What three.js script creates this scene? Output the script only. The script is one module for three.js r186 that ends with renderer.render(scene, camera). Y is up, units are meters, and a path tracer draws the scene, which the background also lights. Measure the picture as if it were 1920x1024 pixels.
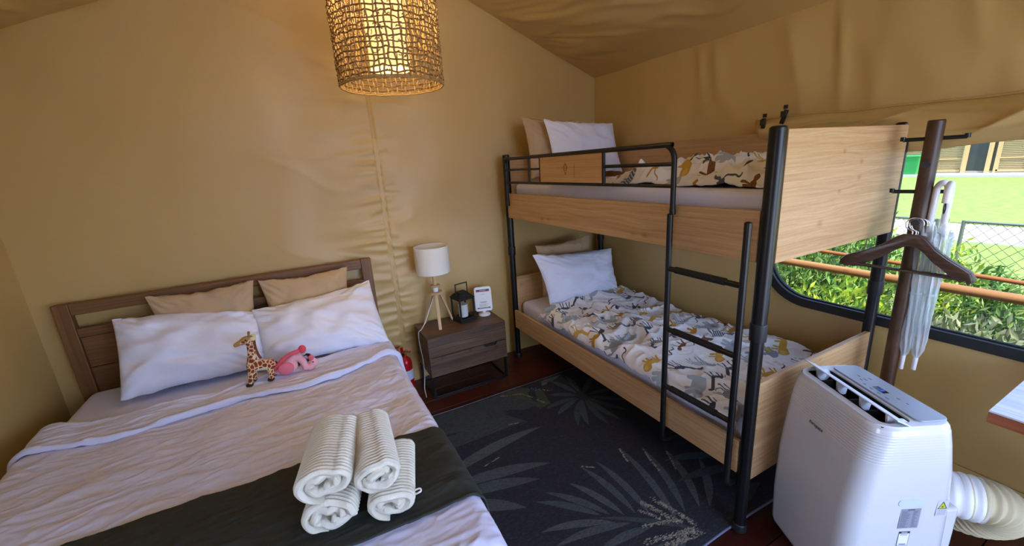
import * as THREE from 'three';
import { RoundedBoxGeometry } from 'three/addons/geometries/RoundedBoxGeometry.js';
import { mergeGeometries, mergeVertices, toCreasedNormals } from 'three/addons/utils/BufferGeometryUtils.js';
import { MarchingCubes } from 'three/addons/objects/MarchingCubes.js';
import { FontLoader } from 'three/addons/loaders/FontLoader.js';
import { TextGeometry } from 'three/addons/geometries/TextGeometry.js';
import { createNoise2D, createNoise3D } from 'simplex-noise';

// ---------------------------------------------------------------- camera, sky, sun, exposure
const scene = new THREE.Scene();
const renderer = new THREE.WebGLRenderer({ antialias: true });
renderer.toneMapping = THREE.LinearToneMapping;
renderer.toneMappingExposure = 7.8;
renderer.shadowMap.enabled = true;
renderer.shadowMap.type = THREE.PCFSoftShadowMap;

const camera = new THREE.PerspectiveCamera(2 * Math.atan(512 / 769.5) * 180 / Math.PI, 1920 / 1024, 0.05, 200);
camera.position.set(-2.4173, 1.5878, 3.1653);
camera.rotation.set(-0.26088, -0.46990, -0.06499, 'YXZ');

// hazy bright sky: paler at the horizon, bluer overhead, even all round
{
  const W = 64, H = 64, d = new Float32Array(W * H * 4);
  for (let j = 0; j < H; j++) {
    const e = Math.max(0, Math.sin(((j + 0.5) / H - 0.5) * Math.PI)), t = Math.pow(e, 0.6);
    for (let i = 0; i < W; i++) {
      const o = (j * W + i) * 4;
      d[o] = 0.86 - 0.46 * t; d[o + 1] = 1.09 - 0.42 * t; d[o + 2] = 1.56 - 0.18 * t; d[o + 3] = 1;
    }
  }
  const t = new THREE.DataTexture(d, W, H, THREE.RGBAFormat, THREE.FloatType);
  t.mapping = THREE.EquirectangularReflectionMapping; t.magFilter = THREE.LinearFilter; t.minFilter = THREE.LinearFilter; t.needsUpdate = true;
  scene.background = t;
  scene.backgroundIntensity = 1.0;
}
const sun = new THREE.DirectionalLight(new THREE.Color(1.0, 0.93, 0.80), 5.0);
sun.position.set(-1, 20, 10); sun.target.position.set(3, 0, 0);
sun.castShadow = true; sun.shadow.mapSize.set(2048, 2048);
Object.assign(sun.shadow.camera, { left: -34, right: 34, top: 30, bottom: -30, near: 1, far: 90 });
scene.add(sun, sun.target);

// ---------------------------------------------------------------- helpers
const V = (x, y, z) => new THREE.Vector3(x, y, z);
function mulberry(a) { return () => { a |= 0; a = a + 0x6D2B79F5 | 0; let t = Math.imul(a ^ a >>> 15, 1 | a); t = t + Math.imul(t ^ t >>> 7, 61 | t) ^ t; return ((t ^ t >>> 14) >>> 0) / 4294967296; }; }
const n2 = createNoise2D(mulberry(11)), n3 = createNoise3D(mulberry(23));
const clamp = (x, a = 0, b = 1) => Math.min(b, Math.max(a, x));
const sstep = (a, b, x) => { const t = clamp((x - a) / (b - a)); return t * t * (3 - 2 * t); };
const lerp = (a, b, t) => a + (b - a) * t;
function fbm(x, y, o = 4) { let s = 0, a = 0.5; for (let i = 0; i < o; i++) { s += a * n2(x, y); x = x * 2.03 + 17.1; y = y * 2.03 - 9.7; a *= 0.5; } return s; }
// soft folds of cloth: smooth ridges along bent lines
function folds(x, y, f, seed = 0) {
  const wx = x + 0.35 / f * n2(x * f * 0.6 + seed, y * f * 0.6), wy = y + 0.35 / f * n2(x * f * 0.6 - seed, y * f * 0.6 + 31);
  const v = n2(wx * f + seed * 3.1, wy * f - seed), a = 1.1 - Math.sqrt(v * v + 0.01); return a * a * a;
}
const used = {};
function numbered(n) { if (used[n] === undefined) { used[n] = 0; return n; } used[n]++; return n + '_' + String(used[n]).padStart(3, '0'); }
function shadows(m) { m.castShadow = true; m.receiveShadow = true; return m; }
function thing(name, label, category, group, pos) {
  const o = new THREE.Group(); o.name = numbered(name); if (pos) o.position.set(...pos);
  o.userData = { label, category }; if (group) o.userData.group = group; scene.add(o); return o;
}
function part(parent, name, geo, mat, label, kind) {
  const m = shadows(new THREE.Mesh(Array.isArray(geo) ? merge(geo) : geo, mat)); m.name = name;
  if (label) m.userData.label = label; if (kind) m.userData.kind = kind; parent.add(m); return m;
}
function single(name, geo, mat, label, category, group) {
  const m = shadows(new THREE.Mesh(Array.isArray(geo) ? merge(geo) : geo, mat)); m.name = numbered(name);
  m.userData = { label, category }; if (group) m.userData.group = group; scene.add(m); return m;
}
function struct(name, geo, mat, parent, label) {
  const m = geo ? shadows(new THREE.Mesh(Array.isArray(geo) ? merge(geo) : geo, mat)) : new THREE.Group(); m.name = name;
  if (label) m.userData.label = label;
  if (parent) parent.add(m); else { m.userData.kind = 'structure'; scene.add(m); }
  return m;
}
function plain(g) {
  g = g.index ? g.toNonIndexed() : g.clone();
  for (const k of Object.keys(g.attributes)) if (!['position', 'normal', 'uv'].includes(k)) g.deleteAttribute(k);
  if (!g.attributes.uv) g.setAttribute('uv', new THREE.BufferAttribute(new Float32Array(g.attributes.position.count * 2), 2));
  if (!g.attributes.normal) g.computeVertexNormals();
  g.morphAttributes = {}; return g;
}
function merge(list) { return mergeGeometries(list.map(plain)); }
function box(w, h, d, x = 0, y = 0, z = 0, r = 0.004, seg = 2) {
  const g = r > 0 ? new RoundedBoxGeometry(w, h, d, seg, Math.min(r, w / 2.01, h / 2.01, d / 2.01)) : new THREE.BoxGeometry(w, h, d);
  return g.translate(x, y, z);
}
function bar(a, b, r, seg = 16, r2 = r) {
  const d = new THREE.Vector3().subVectors(b, a), g = new THREE.CylinderGeometry(r2, r, d.length(), seg, 1);
  g.applyQuaternion(new THREE.Quaternion().setFromUnitVectors(V(0, 1, 0), d.clone().normalize()));
  return g.translate((a.x + b.x) / 2, (a.y + b.y) / 2, (a.z + b.z) / 2);
}
function tube(pts, r, { closed = false, seg = 48, rad = 10, tension = 0.5 } = {}) {
  return new THREE.TubeGeometry(new THREE.CatmullRomCurve3(pts, closed, 'catmullrom', tension), seg, r, rad, closed);
}
function ball(r, x, y, z, sx = 1, sy = 1, sz = 1, seg = 16) { return new THREE.SphereGeometry(r, seg, Math.max(8, seg * 3 / 4 | 0)).scale(sx, sy, sz).translate(x, y, z); }
function lathe(pts, seg = 32) { return new THREE.LatheGeometry(pts.map((p) => new THREE.Vector2(p[0], p[1])), seg); }
// uv in metres by the way each face looks; u runs along the grain axis
function uvBox(g, grain = 0, ou = 0, ov = 0) {
  g = g.index ? g.toNonIndexed() : g; const p = g.attributes.position, n = g.attributes.normal, uv = new Float32Array(p.count * 2), A = new THREE.Vector3(), N = new THREE.Vector3();
  for (let i = 0; i < p.count; i++) {
    A.fromBufferAttribute(p, i); N.fromBufferAttribute(n, i);
    const a = [A.x, A.y, A.z], m = [Math.abs(N.x), Math.abs(N.y), Math.abs(N.z)], d = m[0] > m[1] ? (m[0] > m[2] ? 0 : 2) : (m[1] > m[2] ? 1 : 2);
    const rest = [0, 1, 2].filter((k) => k !== d), gu = rest.includes(grain) ? grain : rest[0], gv = rest.find((k) => k !== gu);
    uv[i * 2] = a[gu] + ou; uv[i * 2 + 1] = a[gv] + ov;
  }
  g.setAttribute('uv', new THREE.BufferAttribute(uv, 2)); return g;
}
// a grid of points: fn(u, v) -> [x, y, z] or [x, y, z, U, V]; skip(u, v) leaves a cell out
function grid(us, vs, fn, flip = false, skip) {
  const nu = us.length, nv = vs.length, pos = new Float32Array(nu * nv * 3), uv = new Float32Array(nu * nv * 2), idx = [];
  for (let j = 0; j < nv; j++) for (let i = 0; i < nu; i++) {
    const q = fn(us[i], vs[j]), k = j * nu + i;
    pos[k * 3] = q[0]; pos[k * 3 + 1] = q[1]; pos[k * 3 + 2] = q[2];
    uv[k * 2] = q.length > 3 ? q[3] : us[i]; uv[k * 2 + 1] = q.length > 3 ? q[4] : vs[j];
  }
  for (let j = 0; j < nv - 1; j++) for (let i = 0; i < nu - 1; i++) {
    if (skip && skip((us[i] + us[i + 1]) / 2, (vs[j] + vs[j + 1]) / 2)) continue;
    const a = j * nu + i, b = a + 1, c = a + nu, d = c + 1;
    if (flip) idx.push(a, c, b, b, c, d); else idx.push(a, b, c, b, d, c);
  }
  const g = new THREE.BufferGeometry();
  g.setAttribute('position', new THREE.BufferAttribute(pos, 3)); g.setAttribute('uv', new THREE.BufferAttribute(uv, 2)); g.setIndex(idx); g.computeVertexNormals();
  return g;
}
const span = (a, b, n) => Array.from({ length: n + 1 }, (_, i) => a + (b - a) * i / n);
// cloth with thickness: the grid, its underside and its rim
function cloth(us, vs, fn, t, flip = false) {
  const g = grid(us, vs, fn, flip), p = g.attributes.position, n = g.attributes.normal, nu = us.length, nv = vs.length, N = nu * nv;
  const pos = new Float32Array(N * 6), uv = new Float32Array(N * 4); pos.set(p.array); uv.set(g.attributes.uv.array); uv.set(g.attributes.uv.array, N * 2);
  for (let i = 0; i < N * 3; i++) pos[N * 3 + i] = p.array[i] - n.array[i] * t;
  const idx = [...g.index.array]; const m = idx.length;
  for (let i = 0; i < m; i += 3) idx.push(idx[i] + N, idx[i + 2] + N, idx[i + 1] + N);
  const edge = [];
  for (let i = 0; i < nu; i++) edge.push(i);
  for (let j = 1; j < nv; j++) edge.push(j * nu + nu - 1);
  for (let i = nu - 2; i >= 0; i--) edge.push((nv - 1) * nu + i);
  for (let j = nv - 2; j > 0; j--) edge.push(j * nu);
  for (let k = 0; k < edge.length; k++) {
    const a = edge[k], b = edge[(k + 1) % edge.length];
    if (flip) idx.push(a, b, a + N, b, b + N, a + N); else idx.push(a, a + N, b, b, a + N, b + N);
  }
  const o = new THREE.BufferGeometry();
  o.setAttribute('position', new THREE.BufferAttribute(pos, 3)); o.setAttribute('uv', new THREE.BufferAttribute(uv, 2)); o.setIndex(idx); o.computeVertexNormals();
  return o;
}
function roundRect(w, h, r, cx = 0, cy = 0, S = THREE.Shape) {
  const s = new S(), x0 = cx - w / 2, x1 = cx + w / 2, y0 = cy - h / 2, y1 = cy + h / 2;
  s.moveTo(x0 + r, y0); s.lineTo(x1 - r, y0); s.absarc(x1 - r, y0 + r, r, -Math.PI / 2, 0); s.lineTo(x1, y1 - r); s.absarc(x1 - r, y1 - r, r, 0, Math.PI / 2);
  s.lineTo(x0 + r, y1); s.absarc(x0 + r, y1 - r, r, Math.PI / 2, Math.PI); s.lineTo(x0, y0 + r); s.absarc(x0 + r, y0 + r, r, Math.PI, Math.PI * 1.5); return s;
}
const extrude = (s, depth, bevel = 0, cs = 12) => new THREE.ExtrudeGeometry(s, { depth, bevelEnabled: bevel > 0, bevelSize: bevel, bevelThickness: bevel, bevelSegments: 2, curveSegments: cs });

// ---------------------------------------------------------------- textures
const srgb = (h) => [(h >> 16) & 255, (h >> 8) & 255, h & 255];
function dataTex(w, h, fn, color, wrap = THREE.RepeatWrapping) {
  const d = new Uint8Array(w * h * 4);
  for (let j = 0; j < h; j++) for (let i = 0; i < w; i++) { const c = fn(i, j), o = (j * w + i) * 4; d[o] = clamp(c[0], 0, 255); d[o + 1] = clamp(c[1], 0, 255); d[o + 2] = clamp(c[2], 0, 255); d[o + 3] = 255; }
  const t = new THREE.DataTexture(d, w, h); t.wrapS = t.wrapT = wrap; t.magFilter = THREE.LinearFilter; t.minFilter = THREE.LinearMipmapLinearFilter;
  if (color) t.colorSpace = THREE.SRGBColorSpace; t.needsUpdate = true; return t;
}
function sized(t, w, h) { t.repeat.set(1 / w, 1 / h); return t; }
function canvasTex(w, h, draw, color = true) {
  const c = document.createElement('canvas'); c.width = w; c.height = h; draw(c.getContext('2d'), w, h);
  const t = new THREE.CanvasTexture(c); if (color) t.colorSpace = THREE.SRGBColorSpace; return t;
}
// wood: long streaks, pores and a few knots; the picture covers wm x hm metres, grain along u
function woodTex(light, dark, seed, wm, hm, { knots = 3, streak = 1, w = 1024, h = 512 } = {}) {
  const L = srgb(light), D = srgb(dark), R = mulberry(seed), K = Array.from({ length: knots }, () => [R() * wm, R() * hm, 0.012 + R() * 0.02, 0.5 + R() * 0.5]);
  const t = dataTex(w, h, (i, j) => {
    let x = i / w * wm, y = j / h * hm, kn = 0;
    for (const [kx, ky, kr, ks] of K) { const dx = (x - kx) / 3.2, dy = y - ky, q = Math.exp(-(dx * dx + dy * dy) / (kr * kr * 3)); y += q * dy * 0.5; kn += 0.75 * ks * Math.exp(-((dx * 2.2) ** 2 + dy * dy) / (kr * kr * 0.22)); }
    const a = n2(x * 0.5 + seed, y * 9) * 0.34 + n2(x * 0.8 - seed, y * 42 + n2(x * 1.0, y * 3) * 0.5) * 0.36 + n2(x * 2.6, y * 130 + seed) * 0.34 + n2(x * 5.5, y * 300 - seed) * 0.2;
    const pore = Math.max(0, n2(x * 16 + seed, y * 420) - 0.35) * 0.8;
    const k = clamp(0.42 + streak * 0.42 * a + pore * 0.5 + kn * 0.8);
    return [lerp(L[0], D[0], k), lerp(L[1], D[1], k), lerp(L[2], D[2], k)];
  }, true, THREE.MirroredRepeatWrapping);
  return sized(t, wm, hm);
}
function weave(n, period, seed) {
  return dataTex(n, n, (i, j) => { const a = Math.sin(i / n * period * 2 * Math.PI), b = Math.sin(j / n * period * 2 * Math.PI); const v = 128 + 50 * (((Math.floor(i / n * period) + Math.floor(j / n * period)) & 1) ? Math.abs(a) : Math.abs(b)) + 26 * n2(i * 0.07 + seed, j * 0.07); return [v, v, v]; });
}
const fuzz = (n, f, seed) => dataTex(n, n, (i, j) => { const v = 128 + 100 * fbm(i * f + seed, j * f, 3); return [v, v, v]; }, false, THREE.MirroredRepeatWrapping);

const T = {
  oak: woodTex(0xd6b385, 0xa87a48, 3, 1.6, 0.5, { knots: 5 }),
  oak2: woodTex(0xd2ae7e, 0xa37545, 9, 1.6, 0.5, { knots: 4 }),
  walnut: woodTex(0x7a5a40, 0x2f2016, 17, 1.2, 0.4, { knots: 3, streak: 1.35 }),
  brown: woodTex(0x8c6036, 0x573a1d, 29, 1.4, 0.3, { knots: 0 }),
  floor: woodTex(0x5a2616, 0x34120a, 41, 2.0, 0.3, { knots: 1 }),
  pale: woodTex(0xdcb98a, 0xc39a66, 53, 0.6, 0.2, { knots: 0, w: 512, h: 256 }),
  greytop: woodTex(0xdfe0e2, 0xaeb0b6, 61, 1.2, 0.4, { knots: 2, streak: 1.2 }),
  teak: woodTex(0xb98a5c, 0x8a5b38, 71, 1.5, 0.2, { knots: 1, w: 512, h: 256 }),
  canvasBump: sized(weave(256, 32, 5), 0.05, 0.05),
  linenBump: sized(weave(256, 32, 8), 0.04, 0.04),
  terry: sized(fuzz(256, 0.11, 3), 0.05, 0.05),
};
const std = (o) => new THREE.MeshStandardMaterial(o), phy = (o) => new THREE.MeshPhysicalMaterial(o);
const M = {
  canvas: phy({ color: 0xc1a160, clearcoat: 0.45, clearcoatRoughness: 0.36, roughness: 0.5, bumpMap: T.canvasBump, bumpScale: 0.0002, side: THREE.DoubleSide }),
  oak: std({ map: T.oak, roughness: 0.5, bumpMap: T.oak, bumpScale: 0.0003 }),
  oak2: std({ map: T.oak2, roughness: 0.5, bumpMap: T.oak2, bumpScale: 0.0003 }),
  walnut: std({ map: T.walnut, roughness: 0.45, bumpMap: T.walnut, bumpScale: 0.0004 }),
  brown: std({ map: T.brown, roughness: 0.5, bumpMap: T.brown, bumpScale: 0.0003 }),
  floor: std({ map: T.floor, roughness: 0.38 }),
  floor2: std({ map: T.floor, color: 0xd8c8c0, roughness: 0.42 }),
  pale: std({ map: T.pale, roughness: 0.55 }),
  greytop: std({ map: T.greytop, roughness: 0.35 }),
  teak: std({ map: T.teak, roughness: 0.6 }),
  black: std({ color: 0x131313, roughness: 0.34, metalness: 0.2 }),
  blackMatte: std({ color: 0x101010, roughness: 0.7 }),
  blackPlastic: std({ color: 0x181818, roughness: 0.5 }),
  chrome: std({ color: 0xd8d8d8, roughness: 0.16, metalness: 1 }),
  sheet: phy({ color: 0xd8d9f0, roughness: 0.9, sheen: 0.3, sheenRoughness: 0.6, bumpMap: T.linenBump, bumpScale: 0.0002 }),
  pillow: phy({ color: 0xe6e7f3, roughness: 0.9, sheen: 0.3, sheenRoughness: 0.6, bumpMap: T.linenBump, bumpScale: 0.0002 }),
  beige: std({ color: 0xbfa27c, roughness: 0.95, bumpMap: T.linenBump, bumpScale: 0.0004 }),
  runner: phy({ color: 0x2c2f28, roughness: 0.85, sheen: 0.5, sheenRoughness: 0.5, sheenColor: 0x50564a, bumpMap: T.linenBump, bumpScale: 0.0003 }),
  towel: phy({ color: 0xefece2, roughness: 1, sheen: 0.6, sheenRoughness: 0.8, bumpMap: T.terry, bumpScale: 0.004 }),
  white: std({ color: 0xecedf0, roughness: 0.25 }),
  whiteMatte: std({ color: 0xe8e6e0, roughness: 0.6 }),
  red: std({ color: 0xb01218, roughness: 0.3 }),
};

// ---------------------------------------------------------------- the tent: room shell
const XL = -3.72, XR = -0.038, ZB = 0.219, ZF = 4.75, EAVE = 2.226, RIDGE = -1.876, SLOPE = 0.416;
const roofY = (x) => EAVE + (1.838 - Math.abs(x - RIDGE)) * SLOPE;

// floor: one board after another, along x
{
  const fl = struct('floor', box(4.1, 0.10, 5.0, -1.88, -0.075, 2.45, 0), M.floor);
  const R = mulberry(7), bw = 0.142;
  for (let k = 0; k < 33; k++) {
    const z = 0.15 + (k + 0.5) * bw; if (z > ZF + 0.15) break;
    const cut = -3.9 + 1.0 + R() * 2.0, pieces = [[-3.9, cut], [cut, 0.12]];
    for (const [a, b] of pieces) part(fl, 'board', uvBox(box(b - a - 0.003, 0.024, bw - 0.004, (a + b) / 2, -0.0125 - R() * 0.0008, z, 0.002, 1), 0, R() * 3, R() * 2), R() > 0.5 ? M.floor : M.floor2);
  }
}
// back wall with the pinched seam beside the bed
const seamX = (y) => -1.876 - 0.004 * (y - 1);
{
  const R = mulberry(97), pins = [];
  for (let s = -1; s <= 1; s += 2) {
    let y = 0.25;
    while (y < 2.25) { const strong = y < 1.75 ? 1 : 0.45; pins.push({ s, y: y + R() * 0.02, L: (s < 0 ? 0.16 : 0.10) + R() * (s < 0 ? 0.30 : 0.16), w: 0.010 + R() * 0.014, a: (0.004 + R() * 0.0075) * strong * (s < 0 ? 1 : 0.75), k: (R() - 0.45) * 0.35 }); y += 0.035 + R() * 0.05; }
  }
  const disp = (x, y) => {
    const dx = x - seamX(y); let d = 0;
    for (const p of pins) {
      const q = dx * p.s; if (q < 0 || q > p.L) continue;
      const c = (y - p.y - p.k * q) / (p.w * (1 + q * 2)); if (Math.abs(c) > 3) continue;
      d += p.a * Math.exp(-c * c) * sstep(0, 0.03, q) * (1 - sstep(0.02, p.L, q));
    }
    d += 0.012 * n2(x * 0.9, y * 0.9) + 0.004 * n2(x * 2.6 + 7, y * 2.2);
    d += 0.0035 * folds(x * 0.5 + y * 0.3, y * 1.3, 2.2, 4) * sstep(0.9, 0.1, Math.abs(dx + 0.2));
    d -= 0.004 * Math.exp(-((dx) ** 2) / 0.00008);
    return d * sstep(0, 0.25, x - XL) * sstep(0, 0.25, XR - x);
  };
  const us = [...span(XL - 0.02, -2.6, 26), ...span(-2.59, -1.45, 190), ...span(-1.43, XR + 0.02, 32)];
  const front = grid(us, span(0, 1, 330), (x, t) => { const y = -0.02 + t * (roofY(x) + 0.04); return [x, y, ZB + disp(x, y), x, y]; });
  const back = grid(span(XL - 0.02, XR + 0.02, 40), span(0, 1, 20), (x, t) => [x, -0.02 + t * (roofY(x) + 0.04), ZB - 0.05], true);
  const w = struct('wall_back', [front, back], M.canvas);
  const R2 = mulberry(5);
  struct('seam_tape', cloth(span(-0.016, 0.016, 4), span(0.02, 1.80, 180), (u, y) => [seamX(y) + u + 0.0015 * n2(y * 9, 3), y, ZB + disp(seamX(y) + u * 0.3, y) + 0.004 + 0.0012 * n2(y * 30, u * 60)], 0.003), M.canvas, w);
}
// left wall
// left wall, with an unglazed window beyond the frame that mirrors in the shiny air conditioner and lights the bunk's boards
{
  const o = (z, y) => z > 3.0 && z < 3.7 && y > 0.75 && y < 1.55, us = [...span(ZB - 0.04, 3.0, 50), ...span(3.01, 3.7, 30), ...span(3.71, ZF + 0.04, 12)], vs = [...span(-0.02, 0.75, 16), ...span(0.76, 1.55, 16), ...span(1.56, EAVE + 0.03, 14)];
  struct('wall_left', [grid(us, vs, (z, y) => [XL + 0.010 * n2(z * 0.9, y * 0.9) * sstep(0, .3, z - ZB) * sstep(2.5, 2.2, z), y, z, z, y], true, o), grid(us, vs, (z, y) => [XL - 0.04, y, z, z, y], false, o)], M.canvas);
  const w2 = struct('window_2', null, null);
  struct('window_frame', [box(0.06, 0.04, 0.76, XL - 0.02, 0.74, 3.35), box(0.06, 0.04, 0.76, XL - 0.02, 1.56, 3.35), box(0.06, 0.80, 0.04, XL - 0.02, 1.15, 2.99), box(0.06, 0.80, 0.04, XL - 0.02, 1.15, 3.71)], M.blackPlastic, w2);
}
// right wall with the long window
const WIN = { z0: 1.775, z1: 4.45, y0: 0.75, y1: 1.66, r: 0.24 };
const inWin = (z, y, g = 0) => {
  const dx = Math.max(Math.abs(z - (WIN.z0 + WIN.z1) / 2) - (WIN.z1 - WIN.z0) / 2 + WIN.r, 0), dy = Math.max(Math.abs(y - (WIN.y0 + WIN.y1) / 2) - (WIN.y1 - WIN.y0) / 2 + WIN.r, 0);
  return Math.hypot(dx, dy) < WIN.r - g;
};
{
  const us = span(ZB - 0.04, ZF + 0.04, 230), vs = span(-0.02, EAVE + 0.03, 112);
  const rel = (z, y) => {
    const far = sstep(0.0, 0.06, Math.hypot(Math.max(0, WIN.z0 - z, z - WIN.z1), Math.max(0, WIN.y0 - y, y - WIN.y1)));
    let d = 0.010 * n2(z * 0.8 + 5, y * 0.8) + 0.013 * folds(z * 1.0 + 0.15 * y, y * 0.18, 2.6, 2) * sstep(1.55, 2.0, y) * sstep(2.25, 2.12, y) * sstep(0.7, 1.2, z);
    d += 0.004 * folds(z * 0.5, y * 0.5, 1.6, 9);
    return d * far * sstep(0, 0.3, z - ZB);
  };
  const inner = grid(us, vs, (z, y) => [XR - rel(z, y), y, z, z, y], true, (z, y) => inWin(z, y, -0.004));
  const outer = grid(us, vs, (z, y) => [XR + 0.035, y, z, z, y], false, (z, y) => inWin(z, y, -0.004));
  const w = struct('wall_right', [inner, outer], M.canvas);
  struct('skirt', cloth(span(ZB, ZF, 120), span(0, 0.185, 6), (z, y) => [XR - 0.008 - 0.004 * n2(z * 2, y * 4), y, z, z, y], 0.004, true), M.canvas, w, 'lower canvas hem along the floor');
  const win = struct('window_1', null, null);
  const ring = (g0, g1, d) => { const s = roundRect(WIN.z1 - WIN.z0 + 2 * g1, WIN.y1 - WIN.y0 + 2 * g1, WIN.r + g1, 0, 0); s.holes.push(roundRect(WIN.z1 - WIN.z0 - 2 * g0, WIN.y1 - WIN.y0 - 2 * g0, WIN.r - g0, 0, 0, THREE.Path)); return extrude(s, d, 0.003, 24); };
  const fr = ring(0.018, 0.022, 0.052); fr.rotateY(-Math.PI / 2).translate(XR + 0.040, (WIN.y0 + WIN.y1) / 2, (WIN.z0 + WIN.z1) / 2);
  struct('window_frame', fr, M.blackPlastic, win);
  const lip = ring(0.024, -0.012, 0.010); lip.rotateY(-Math.PI / 2).translate(XR + 0.020, (WIN.y0 + WIN.y1) / 2, (WIN.z0 + WIN.z1) / 2);
  struct('window_seal', lip, M.blackMatte, win);
  // the clear sheet is zipped shut over the part in view; past the mullion it is rolled away and the window stands open
  const half = new THREE.Shape(), zm = 3.02; half.moveTo(WIN.z0 + WIN.r, WIN.y0); half.lineTo(zm, WIN.y0); half.lineTo(zm, WIN.y1); half.lineTo(WIN.z0 + WIN.r, WIN.y1); half.absarc(WIN.z0 + WIN.r, WIN.y1 - WIN.r, WIN.r, Math.PI / 2, Math.PI); half.lineTo(WIN.z0, WIN.y0 + WIN.r); half.absarc(WIN.z0 + WIN.r, WIN.y0 + WIN.r, WIN.r, Math.PI, Math.PI * 1.5);
  const pg = new THREE.ShapeGeometry(half, 24).rotateY(-Math.PI / 2).translate(XR + 0.012, 0, 0);
  struct('mullion', box(0.03, WIN.y1 - WIN.y0, 0.035, XR + 0.014, (WIN.y0 + WIN.y1) / 2, zm, 0.003), M.blackPlastic, win);
  struct('pane', pg, phy({ color: 0x80827e, roughness: 0.0, transmission: 1, thickness: 0, ior: 1.25, side: THREE.DoubleSide }), win, 'clear tinted plastic window sheet');
}
// front wall behind the camera with the wide doorway the daylight comes through
const DOOR = { x0: -1.85, x1: -0.30, y1: 2.12 };
{
  const s = new THREE.Shape(); s.moveTo(XL - 0.05, -0.02); s.lineTo(DOOR.x0, -0.02); s.lineTo(DOOR.x0, DOOR.y1); s.lineTo(DOOR.x1, DOOR.y1); s.lineTo(DOOR.x1, -0.02); s.lineTo(XR + 0.04, -0.02); s.lineTo(XR + 0.04, EAVE); s.lineTo(RIDGE, roofY(RIDGE)); s.lineTo(XL - 0.05, EAVE); s.closePath();
  const gable = new THREE.Path(); gable.moveTo(RIDGE - 1.05, 2.37); gable.lineTo(RIDGE + 1.05, 2.37); gable.lineTo(RIDGE, 2.81); gable.closePath(); s.holes.push(gable);   // open gable above the doorway
  struct('wall_front', extrude(s, 0.05).translate(0, 0, ZF), M.canvas);
  const d = struct('door_1', null, null);
  for (const x of [DOOR.x0, DOOR.x1]) struct('door_jamb', box(0.05, DOOR.y1, 0.08, x, DOOR.y1 / 2, ZF + 0.025), M.blackPlastic, d);
  struct('door_lintel', box(DOOR.x1 - DOOR.x0 + 0.05, 0.05, 0.08, (DOOR.x0 + DOOR.x1) / 2, DOOR.y1, ZF + 0.025), M.blackPlastic, d);
}
// roof: two canvas slopes, sagging and creased
{
  const L = Math.hypot(1.838, 1.838 * SLOPE), nx = SLOPE / Math.hypot(1, SLOPE), ny = -1 / Math.hypot(1, SLOPE);
  const side = (s) => {
    const sag = (t, z) => {
      const a = t * L, q = a * 0.80 + z * 0.28, r = z - a * 0.30;
      let d = 0.030 * Math.sin(Math.PI * clamp(t)) * (0.6 + 0.4 * n2(z * 0.5, 3));
      d += 0.024 * folds(q * 0.9, r * 0.22, 2.0, 6 + s) * sstep(0.02, 0.2, t) + 0.014 * folds(q * 1.3 + 4, r * 0.3, 4.0, 2 + s) * sstep(0.02, 0.2, t) * sstep(0.9, 0.3, t);
      return d * sstep(0, 0.25, z - ZB) * sstep(0, 0.15, t);
    };
    const f = (t, z, off) => { const d = off ? -0.04 : sag(t, z), x = RIDGE + s * 1.838 * (1 - t), y = EAVE + 1.838 * SLOPE * t; return [x + s * nx * d * -1, y + ny * d, z, t * L, z]; };
    const a = grid(span(-0.02, 1, 96), span(ZB - 0.05, ZF + 0.05, 130), (t, z) => f(t, z, 0), s > 0);
    const b = grid(span(-0.24, 1.02, 6), span(ZB - 0.3, ZF + 0.25, 8), (t, z) => f(t, z, 1), s < 0);
    return [a, b];
  };
  struct('ceiling', [...side(1), ...side(-1)], M.canvas);
}

// ---------------------------------------------------------------- double bed
const BX = -2.82;
{
  const b = thing('double_bed', 'dark brown wooden double bed frame with open-slot headboard against the back wall', 'bed', null, [BX, 0, 0]);
  const z0 = 0.262, z1 = 0.308, zc = (z0 + z1) / 2, hw = 0.79, th = z1 - z0;
  for (const s of [-1, 1]) part(b, 'headboard_post', uvBox(box(0.066, 1.03, th, s * (hw - 0.033), 0.515, zc, 0.005), 1, s, 0), M.brown);
  part(b, 'top_rail', uvBox(box(2 * hw - 0.132, 0.062, th, 0, 0.997, zc, 0.005), 0, 0, 0.2), M.brown);
  part(b, 'middle_rail', uvBox(box(2 * hw - 0.132, 0.05, th - 0.008, 0, 0.866, zc, 0.004), 0, 0.4, 0.1), M.brown);
  part(b, 'stile', uvBox(box(0.07, 0.075, th - 0.006, 0.02, 0.929, zc, 0.003), 1), M.brown);
  for (let k = 0; k < 3; k++) part(b, 'headboard_plank', uvBox(box(2 * hw - 0.132, 0.172, 0.02, 0, 0.752 - k * 0.176, zc - 0.002, 0.003), 0, k * 0.7, k * 0.31), M.brown);
  part(b, 'bottom_rail', uvBox(box(2 * hw - 0.132, 0.06, th - 0.008, 0, 0.28, zc, 0.004), 0, 0.4, 0.2), M.brown);
  for (const s of [-1, 1]) part(b, 'side_rail', uvBox(box(0.03, 0.15, 2.02, s * (hw - 0.06), 0.23, 1.32, 0.004), 2, 0, s), M.brown);
  part(b, 'foot_rail', uvBox(box(1.5, 0.15, 0.03, 0, 0.23, 2.325, 0.004), 0), M.brown);
  for (const s of [-1, 1]) part(b, 'leg', uvBox(box(0.07, 0.30, 0.07, s * (hw - 0.06), 0.15, 2.30, 0.004), 1), M.brown);
  for (let k = 0; k < 9; k++) part(b, 'slat', uvBox(box(1.4, 0.018, 0.09, 0, 0.296, 0.45 + k * 0.22, 0.003), 0, k, 0), M.brown);
}
const bedTop = 0.553;
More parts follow.
